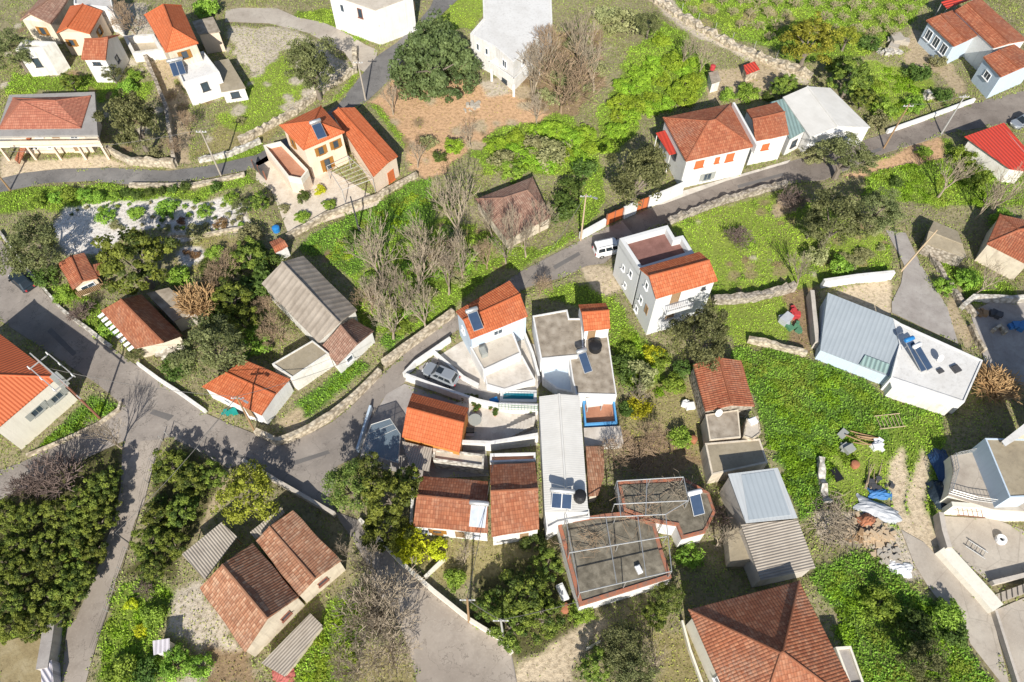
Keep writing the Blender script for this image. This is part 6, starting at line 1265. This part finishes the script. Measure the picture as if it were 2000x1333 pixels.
# ------------------------------------------------------------------ trees and shrubs
TREES = '''
olive|25|95|42|grey-green tree at the left edge beside the old brown-roofed house
olive|256|238|50|tall dusky olive between the wide cream house and the old stone wall|asp=1.3
citrus|136|160|22|round leafy tree above the wide cream house
olive|217|142|20|small olive growing at the narrow cottage wall
green|262|150|16|yellow-green bush right of the narrow cottage
green|250|170|20|light green bush above the tall dusky olive
barebrown|248|32|36|bare brown scrub tree above the narrow cottage
barebrown|222|22|26|bare brown scrub tree behind the small bright orange roof
green|404|18|28|fresh green bamboo-like bush at the top edge beyond the long orange roof
grey|470|235|10|small grey bush on the slope above the lane
barebrown|360|240|26|bare brown tree over the path below the white terrace block
barebrown|335|285|22|bare thin tree at the foot of the old stone wall
grey|300|300|16|grey bush on the stone terrace wall
olive|607|125|50|dark spreading olive on the meadow inside the lane bend|asp=1.2
dense|848|120|86|large dense dark green tree on the bare earth|asp=1.05|sy=1.0
bramble|886|286|19|round bright green bush on the bare earth|asp=1.0
dark|857|306|15|small round dark green bush below the bright round bush|asp=.9
grey|836|278|17|grey-green bush left of the bright round bush
bare|763|195|32|bare small tree at the edge of the bare earth by the lane
bare|812|300|32|bare thin tree beside the villa's right boundary
bare|918|262|30|bare thin tree at the lower end of the bare earth
dark|592|384|14|dark flower bush in the paved villa yard
yellow|624|373|13|yellow-green mound bush beside the villa pergola|asp=.6
green|643|401|15|trimmed green bush nearest the villa garden wall|asp=.7
green|590|424|16|low green hedge mound at the bottom of the villa yard|asp=.6
grey|556|408|12|brown-grey plant bed in the villa yard|asp=.5
citrus|505|395|26|bushy yellow-green tree left of the villa yard
olive|470|402|20|grey-green tree at the right end of the gravel garden
green|452|388|16|green bush at the upper right corner of the gravel garden
bare|1040|150|62|tall bare tree right of the large white modern house
barebrown|1100|150|72|wide bare tan tree in the brown thicket
bare|1140|80|62|bare grey tree at the top of the brown thicket
barebrown|1075|90|52|bare tree touching the corner of the white modern house
bare|1050|215|36|bare forked tree at the lower right of the bare earth
bare|1165|130|50|bare grey tree on the right of the brown thicket
grey|1215|42|32|grey-green bush near the top by the thick stone wall
olive|1268|45|28|small olive beside the thick stone wall
grey|1180|30|26|pale grey bush at the top edge by the bare trees
bare|1335|100|36|bare pale tree above the green bramble field
bare|1374|112|32|bare pale tree beside the chicken coop
olive|1247|340|68|large olive left of the long white house|sy=.85
dark|1140|335|26|dark bush left of the large olive
grey|1075|300|34|grey bush in the thicket above the abandoned house
dark|1100|410|34|dense dark green bush right of the abandoned house
grey|1045|285|26|dusky bush in the middle of the thicket
dark|1115|365|26|dark ivy bush beside the abandoned house roof
green|1000|335|26|green ivy mound over the abandoned roof corner
grey|985|315|28|grey scrub above the abandoned house
bare|890|415|72|tall bare tree left of the abandoned house
bare|824|480|66|tall bare tree above the brown thicket strip
bare|960|430|44|slender bare tree in front of the abandoned house
bare|1028|470|44|bare tree with bushy twigs at the roadside
bare|1055|420|42|bare tree right of the abandoned roof
bare|735|510|76|wide bare tree above the grey barn
bare|808|525|70|bare tree in the middle of the thicket strip
bare|758|620|66|many-stemmed bare tree at the lower end of the thicket strip
bare|826|610|56|many-stemmed bare tree beside the narrow road
bare|790|575|56|bare tree leaning between the two many-stemmed ones
barebrown|880|500|48|brown bare tree below the tall one
barebrown|720|590|36|brown scrubby tree at the barn's right side
barebrown|950|500|36|brown scrub at the roadside near the bare trees
dark|870|395|26|dark bush at the top of the grass strip below the villa
green|800|480|24|green bush among the bare trees
dark|690|470|22|dark bush in the grass strip
green|850|530|24|yellow-green bush among the bare trees by the road
green|920|510|26|green mound near the road
mimosa|1584|76|52|round olive-yellow tree at the lower edge of the orchard|asp=.85
mimosa|1656|72|27|smaller olive-yellow tree right of the round one
citrus|1664|150|46|orange tree with yellow-green leaves above the warehouse
citrus|1640|130|28|leafy tree left of the orange tree above the warehouse
citrus|1690|190|28|bushy tree right of the white warehouse roof
dark|1700|85|22|dark bush between the orchard and the white boulders
citrus|1534|165|28|yellow-green tree behind the white warehouse
green|1462|180|24|leafy bush behind the small red annex roof
green|1421|186|18|bright bush behind the orange hipped roof
dark|1500|190|12|dark bush at the worn green roof
olive|1655|300|60|low dusky olive hanging over the road|sy=.6|asp=.6
grey|1590|300|26|thin dusky bush against the warehouse front|asp=.6
dark|1795|142|24|dark green bush in the yard of the veranda house
grey|1830|120|18|dusky bush below the veranda
green|1725|212|26|pale green bush at the road bend
grey|1715|235|22|grey bush at the road by the wooden pole
green|1785|205|22|green bush on the meadow above the white road wall
dark|1842|190|20|dark bush beside the dirt yard
green|1805|297|16|round green bush on the orange soil below the road
green|1880|310|26|green bush at the red sheet roof's corner
dark|1752|358|14|small dark bush in the right-hand garden
bare|1860|345|50|bare white-barked tree in the right-hand garden
bare|1972|372|56|big bare white-barked tree at the right edge
bare|1930|395|42|bare pale tree between the hut and the right edge
green|1905|345|30|green bush under the bare pale trees
green|1960|430|26|green bush above the tumbledown house
olive|58|480|58|dusky olive at the left edge above the parked dark car|sy=1.2
dark|90|540|26|dark green bush below the left edge olive
citrus|262|508|76|big dark evergreen tree with light leaf tips between hut and gravel garden|asp=.85
green|125|575|22|green bush left of the garden hut
twig|152|605|30|bare reddish shrub below the orange plank screen
gold|375|580|52|golden pollarded bush over the bare concrete roof
olive|410|678|68|large olive above the junction cottage
dark|345|720|30|dark bush at the lower left of the large olive
olive|262|690|20|small olive at the striped cottage corner
green|216|640|24|green hedge below the striped sheet strip|asp=.5
citrus|484|500|38|dense green tree above the grey barn's left side
dark|496|560|40|dark green tree left of the grey barn
citrus|450|580|42|dark leafy tree in the thicket left of the barn
citrus|475|625|36|leafy tree in the middle of the thicket left of the barn
green|498|668|34|bright bushy tree at the low grassy roof
barebrown|432|535|40|bare brown tree in the thicket left of the barn
barebrown|540|640|42|bare brown scrub along the barn wall
barebrown|520|600|28|bare brown sapling close to the barn wall
dark|425|620|34|dark bush right of the golden pollarded bush
dark|520|510|28|dark bush at the barn's upper corner
grey|490|455|24|grey bush below the gravel garden's right end
green|420|495|20|green bush right of the small gravel bed
green|350|540|24|bright bush below the small gravel bed
barebrown|455|505|28|bare brown shrub right of the small gravel bed
olive|1370|655|74|large olive in front of the tall white house|sy=.75
twig|1441|458|32|reddish bare shrub in the meadow|asp=1.2
bare|1572|528|42|bare grey fruit tree at the end of the meadow
olive|1634|425|66|large dusky olive beside the driveway|sy=.9
olive|1718|408|48|thin-leaved olive right of the large dusky one
grey|1590|500|26|greyish bush near the white yard wall
green|1640|520|24|yellow-flowered bush behind the white yard wall
twig|1555|385|34|bare purple shrub by the orange bed frame
olive|1588|440|30|small olive left of the large dusky one
yellow|1276|692|20|yellow leafy bush below the tall white house
dark|1215|720|32|dark green bush right of the worn flat roof
grey|1252|738|34|grey twiggy bush in the wild garden
green|1318|752|26|green bush left of the stone cottage roof
green|1225|690|22|green bush at the foot of the tall white house
barebrown|1054|560|28|brown bare shrub at the pale blue house's road corner
yellow|1250|795|24|dry yellow bush in the wild garden
barebrown|1270|840|40|dry pale tree in the wild garden
barebrown|1205|880|38|dry brown tree beside the broken-tiled shed
bare|1255|770|36|bare grey tree in the wild garden
green|1330|855|24|green bush by the stone cottage row
green|1290|700|22|leafy bush right of the yellow one
dark|1330|720|22|dark bush above the stone cottage
dark|1225|800|18|dark bush at the blue patio wall
twig|100|925|62|dead purple-brown shrub above the citrus grove
twig|35|950|40|dead purple-brown shrub at the left edge
bare|212|850|52|bare grey tree at the road fork
citrus|330|908|38|citrus tree at the junction corner fence
citrus|372|940|36|citrus tree in the middle of the junction plot
citrus|412|930|32|citrus tree at the right end of the junction fence
citrus|350|1000|36|citrus tree lower in the junction plot
citrus|305|1010|32|citrus tree beside the lane in the junction plot
citrus|288|1060|36|citrus tree left of the striped open shed
citrus|338|1065|32|citrus tree touching the striped open shed
citrus|300|1112|30|small citrus at the bottom of the junction plot
mimosa|482|965|60|round olive-yellow tree above the old pair of houses|asp=.9
pine|682|950|45|light green pine at the road junction|sy=1.2|stem=1.2
pine|718|915|30|small pine tip near the glass court|stem=2.0
citrus|757|968|54|dark evergreen beside the two-tone brown roof|asp=.9|stem=1.1
citrus|752|1035|52|dark evergreen above the long pale wall
citrus|792|940|38|dark evergreen in the shade of the glass court|stem=1.3
yellow|803|1062|40|bright yellow flowering bush by the long pale wall
yellow|858|1072|24|smaller yellow bush below the white house front
baregrey|738|1190|92|big bare grey tree at the lower road
bare|760|1205|84|spreading bare grey tree overhanging the lower road
baregrey|715|1215|72|bare grey tree among the weeds beside the lower road
bare|722|1100|56|bare tree at the corner of the right weathered gable house
baregrey|752|1255|78|big bare tree at the bottom beside the lower road
bare|668|1075|34|bare twiggy tree over the right weathered gable roof
baregrey|690|1300|56|bare tree on the weeds at the bottom edge
bare|905|1085|40|bare tree below the two-tone brown roof
citrus|1066|1105|38|citrus tree beside the pergola building
citrus|1020|1165|56|large citrus tree in the lower garden
citrus|996|1222|48|citrus tree at the corner of the lower garden
citrus|1062|1205|46|citrus tree near the dirt path
citrus|955|1185|34|citrus tree behind the dark wall pole
green|1135|1197|26|green bush at the red tub
dark|1045|1060|28|dark bush at the white house corner
green|890|1130|24|green bush on the inner side of the long pale wall
pine|1309|1165|32|young conifer below the red-edged roof terrace
olive|1219|1262|48|bushy olive beside the dirt path
olive|1232|1315|50|bushy olive at the bottom edge
citrus|1165|1300|36|leafy tree on the dirt path edge
bare|1290|1295|50|bare dark tree left of the pyramid roof
bare|1412|1052|52|bare tree over the dark brown sheet roof
twig|1408|1012|30|purple bare shrub above the dark brown sheet roof
green|1345|1085|28|yellow-green bush right of the pergola building
citrus|1280|1200|30|leafy bush below the young conifer
green|1852|1200|32|yellow-green bush at the concrete lane
dark|1862|1240|28|dark bush below the yellow-green one
olive|1812|1300|50|dusky olive in the lower right field
dark|1790|1230|40|dark bush in the lower right field
green|1720|1180|34|lush bush in the lower right field
bare|1635|1030|40|bare brush tree at the cut branches
gold|1953|750|58|orange pollarded tree in front of the shaded courtyard|asp=1.0
green|1845|560|20|green bush along the driveway wall
bare|1930|545|46|bare pale tree leaning by the tumbledown house
green|1890|545|24|green bush below the old stone hut
dark|560|1300|0|x
yellow|258|1182|14|yellow flowers on the weedy slope by the lane
green|300|1203|26|green bush on the weedy slope above the small pale shed
yellow|276|1232|14|yellow flowers left of the small pale shed
green|345|1296|34|green bush at the bottom of the weedy slope
green|240|1312|36|green bush beside the lane at the bottom
dark|288|1312|28|dark bush right of the lane at the bottom
green|392|1300|26|green bush on the rubble slope
twig|275|1150|24|dark twiggy shrub beside the low wire fence
'''
for ln in TREES.strip().split('\n'):
    f = ln.split('|')
    if f[3] == '0': continue
    kw = {k: float(v) for k, v in (x.split('=') for x in f[5:])}
    tree(f[0], float(f[1]), float(f[2]), float(f[3]), f[4], **kw)
# hedge row and plants of the gravel garden
for (u, v, r) in ((245, 377), (266, 381), (290, 377), (314, 373), (336, 370), (361, 367), (420, 365)) and [(245, 377, 11), (266, 381, 12), (290, 377, 11), (314, 373, 11), (336, 370, 11), (361, 367, 12), (420, 365, 12)]:
    tree('dark', u, v, r, 'dark clipped shrub in the row along the lane', group='clipped shrubs along the lane', asp=.95)
for (u, v, r) in ((75, 392, 18), (108, 387, 16), (132, 378, 18), (165, 382, 16), (192, 388, 18), (222, 386, 14)): tree('green', u, v, r, 'loose green bush on the bank between lane and gravel garden', group='bushes on the bank above the gravel garden')
for (k, u, v, r, lb) in (('green', 207, 423, 20, 'spreading green bush on the white gravel nearest the pale turning area'), ('green', 267, 416, 19, 'tall green bush in the middle of the white gravel'), ('green', 324, 407, 22, 'long green bush at the upper edge of the white gravel'), ('green', 400, 412, 17, 'green bush on the right half of the white gravel'), ('grey', 387, 452, 22, 'silver-grey ground plant on the white gravel'), ('grey', 225, 440, 12, 'grey lavender clump at the left part of the white gravel'), ('brown', 355, 431, 10, 'reddish brown round plant on the white gravel'), ('brown', 431, 437, 14, 'larger brown round plant near the right end of the gravel'), ('brown', 381, 498, 11, 'dark red round plant in the small gravel bed'), ('brown', 363, 492, 8, 'brown-green round plant in the small gravel bed')): tree(k, u, v, r, lb, asp=.55)
for (u, v) in ((150, 412), (172, 405), (205, 402), (232, 404), (250, 400), (292, 396), (310, 412), (345, 398), (362, 402), (372, 418), (412, 398), (436, 402), (452, 398), (466, 425), (456, 436), (402, 440), (372, 442), (322, 418), (278, 440), (262, 446), (240, 446), (378, 406), (474, 412), (140, 420), (318, 430), (328, 445), (338, 425), (312, 440), (420, 425), (445, 418), (470, 440), (345, 447), (300, 425), (357, 446), (410, 452), (380, 395), (425, 452), (195, 408), (340, 404)): tree(random.choice(('dark', 'grey', 'green')), u + random.uniform(-3, 3), v + random.uniform(-2, 2), random.uniform(3.5, 8), 'tiny tuft planted in the white gravel', group='tufts in the white gravel', asp=.8)
# citrus grove
for (u, v) in ((55, 1010), (112, 1003), (168, 988), (200, 950), (30, 1062), (90, 1060), (150, 1046), (186, 1020), (40, 1122), (102, 1112), (160, 1092), (176, 1072), (30, 1180), (92, 1170), (134, 1152), (160, 1130), (18, 1222), (72, 1216), (106, 1196), (5, 1010), (0, 1095), (196, 988), (0, 1150)):
    tree('citrus', u + random.uniform(-4, 4), v + random.uniform(-4, 4), random.uniform(31, 40), 'citrus tree with light green tips in the dense grove left of the lane', group='citrus trees of the grove')
# orchard rows
a0 = P(1340, 20); 
for i in range(16):
    for j in range(9):
        p = Vector((24 + i * 3.1 + j * .9, 124 - j * 3.4 + i * -.25 + 4, 0)); d = p - Vector((0, 0, CAMH)); w_ = d.dot(FW); u, v = 1000 + FPX * d.x / w_, 666.5 - FPX * d.dot(UP) / w_
        if -20 < v and inpoly([(1300, -30), (1330, 15), (1470, 70), (1540, 110), (1700, 95), (1790, 40), (1840, -30)], np.array([u]), np.array([v]))[0] and not ((u - 1584) ** 2 + (v - 80) ** 2 < 52 ** 2):
            tree('orchard', u, v - 6, random.uniform(14, 19), 'small bare pale tree standing in the rows of the green orchard', group='bare trees of the orchard rows', asp=1.25)
# field weeds, one mass
def weedpatch(kind, poly, n, r0, r1, seed):
    g = random.Random(seed); us = [p[0] for p in poly]; vs = [p[1] for p in poly]; c = 0
    for _ in range(4000):
        u, v = g.uniform(min(us), max(us)), g.uniform(min(vs), max(vs))
        if inpoly(poly, np.array([u]), np.array([v]))[0]:
            p = P(u, v, .3); WEEDS.append((p.x, p.y, g.uniform(r0, r1) * mpp(u, v) * .7, 0, (.16, .26, .02) if kind == 'green' else (.23, .32, .02))); c += 1
            if c >= n * 2.5: break
# the thicket of bare trees
g_ = random.Random(77); pts_ = []
while len(pts_) < 7:
    u, v = g_.uniform(700, 1060), g_.uniform(420, 660)
    if inpoly([(690, 540), (850, 420), (930, 440), (1050, 480), (960, 520), (880, 580), (800, 650), (720, 640)], np.array([u]), np.array([v]))[0] and all((u - a) ** 2 + (v - b_) ** 2 > 34 ** 2 for a, b_ in pts_):
        pts_.append((u, v)); tree('bare', u, v - 20, g_.uniform(36, 58), 'slender bare grey tree in the thicket between the grey barn and the narrow road', group='bare trees of the thicket', asp=2.3)
# bramble mounds
def mounds(kind, poly, n, r0, r1, label, group, seed):
    g = random.Random(seed); us = [p[0] for p in poly]; vs = [p[1] for p in poly]; c = 0; pts = []
    for _ in range(4000):
        u, v = g.uniform(min(us), max(us)), g.uniform(min(vs), max(vs))
        if inpoly(poly, np.array([u]), np.array([v]))[0] and all((u - a) ** 2 + (v - b_) ** 2 > (r0 * 1.15) ** 2 for a, b_ in pts):
            pts.append((u, v)); tree(kind, u, v, g.uniform(r0, r1), label, group=group, asp=.6); c += 1
            if c >= n: break
mounds('bramble', [(1200, 180), (1290, 70), (1370, 140), (1370, 185), (1250, 222), (1180, 290)], 24, 17, 27, 'bright green bramble mound in the thicket left of the hipped house', 'bramble mounds left of the hipped house', 1)
mounds('bramble', [(935, 295), (1000, 250), (1100, 235), (1165, 270), (1160, 320), (1040, 330), (960, 325)], 17, 16, 25, 'green bramble mound below the bare earth', 'bramble mounds below the bare earth', 2)
weedpatch('green', [(1450, 690), (1600, 715), (1740, 790), (1700, 840), (1600, 980), (1560, 990), (1500, 870)], 46, 13, 24, 3)
weedpatch('green', [(1600, 1130), (1690, 1110), (1790, 1150), (1880, 1270), (1940, 1345), (1690, 1345), (1620, 1190)], 40, 14, 26, 4)
weedpatch('bramble', [(590, 1320), (640, 1220), (690, 1140), (700, 1240), (690, 1330)], 16, 14, 22, 5)
weedpatch('green', [(200, 1240), (250, 1150), (320, 1150), (320, 1240), (290, 1330), (195, 1330)], 14, 12, 20, 6)
weedpatch('green', [(70, 878), (180, 785), (225, 795), (180, 826), (110, 860)], 10, 9, 15, 7)
weedpatch('bramble', [(590, 490), (700, 425), (835, 365), (830, 420), (700, 500), (650, 505)], 14, 12, 20, 8)
mounds('green', [(700, 545), (860, 430), (990, 470), (900, 560), (800, 640), (730, 640)], 14, 12, 22, 'green scrub clump under the bare trees', 'green scrub clumps under the bare trees', 9)
mounds('grey', [(700, 545), (860, 430), (1000, 480), (900, 560), (800, 640), (730, 640)], 14, 12, 20, 'grey dry scrub clump under the bare trees', 'dry scrub clumps under the bare trees', 10)
mounds('grey', [(1020, 130), (1100, 60), (1180, 60), (1170, 190), (1080, 220)], 18, 12, 22, 'dry grey scrub clump in the brown thicket', 'scrub clumps of the brown thicket', 11)
weedpatch('green', [(1205, 590), (1240, 660), (1290, 720), (1290, 770), (1220, 740), (1200, 650)], 9, 10, 18, 12)
weedpatch('green', [(1700, 350), (1740, 310), (1850, 300), (1980, 350), (1980, 400), (1800, 400)], 16, 12, 20, 13)
mounds('grey', [(1640, 500), (1720, 440), (1740, 500), (1660, 530)], 8, 9, 15, 'dry weed clump beside the driveway', 'dry weed clumps beside the driveway', 14)
weedpatch('green', [(600, 785), (700, 712), (712, 722), (598, 806)], 10, 9, 13, 15)
weedpatch('green', [(1660, 180), (1740, 125), (1810, 190), (1740, 225)], 10, 11, 18, 16)
mounds('dark', [(400, 500), (500, 480), (500, 640), (430, 640), (380, 560)], 14, 16, 26, 'dark undergrowth bush in the thicket left of the barn', 'undergrowth left of the barn', 17)
mounds('dark', [(320, 880), (430, 930), (380, 1000), (280, 1090), (300, 980)], 10, 14, 22, 'dark undergrowth bush between the junction citrus trees', 'undergrowth of the junction plot', 18)
finish_ground()
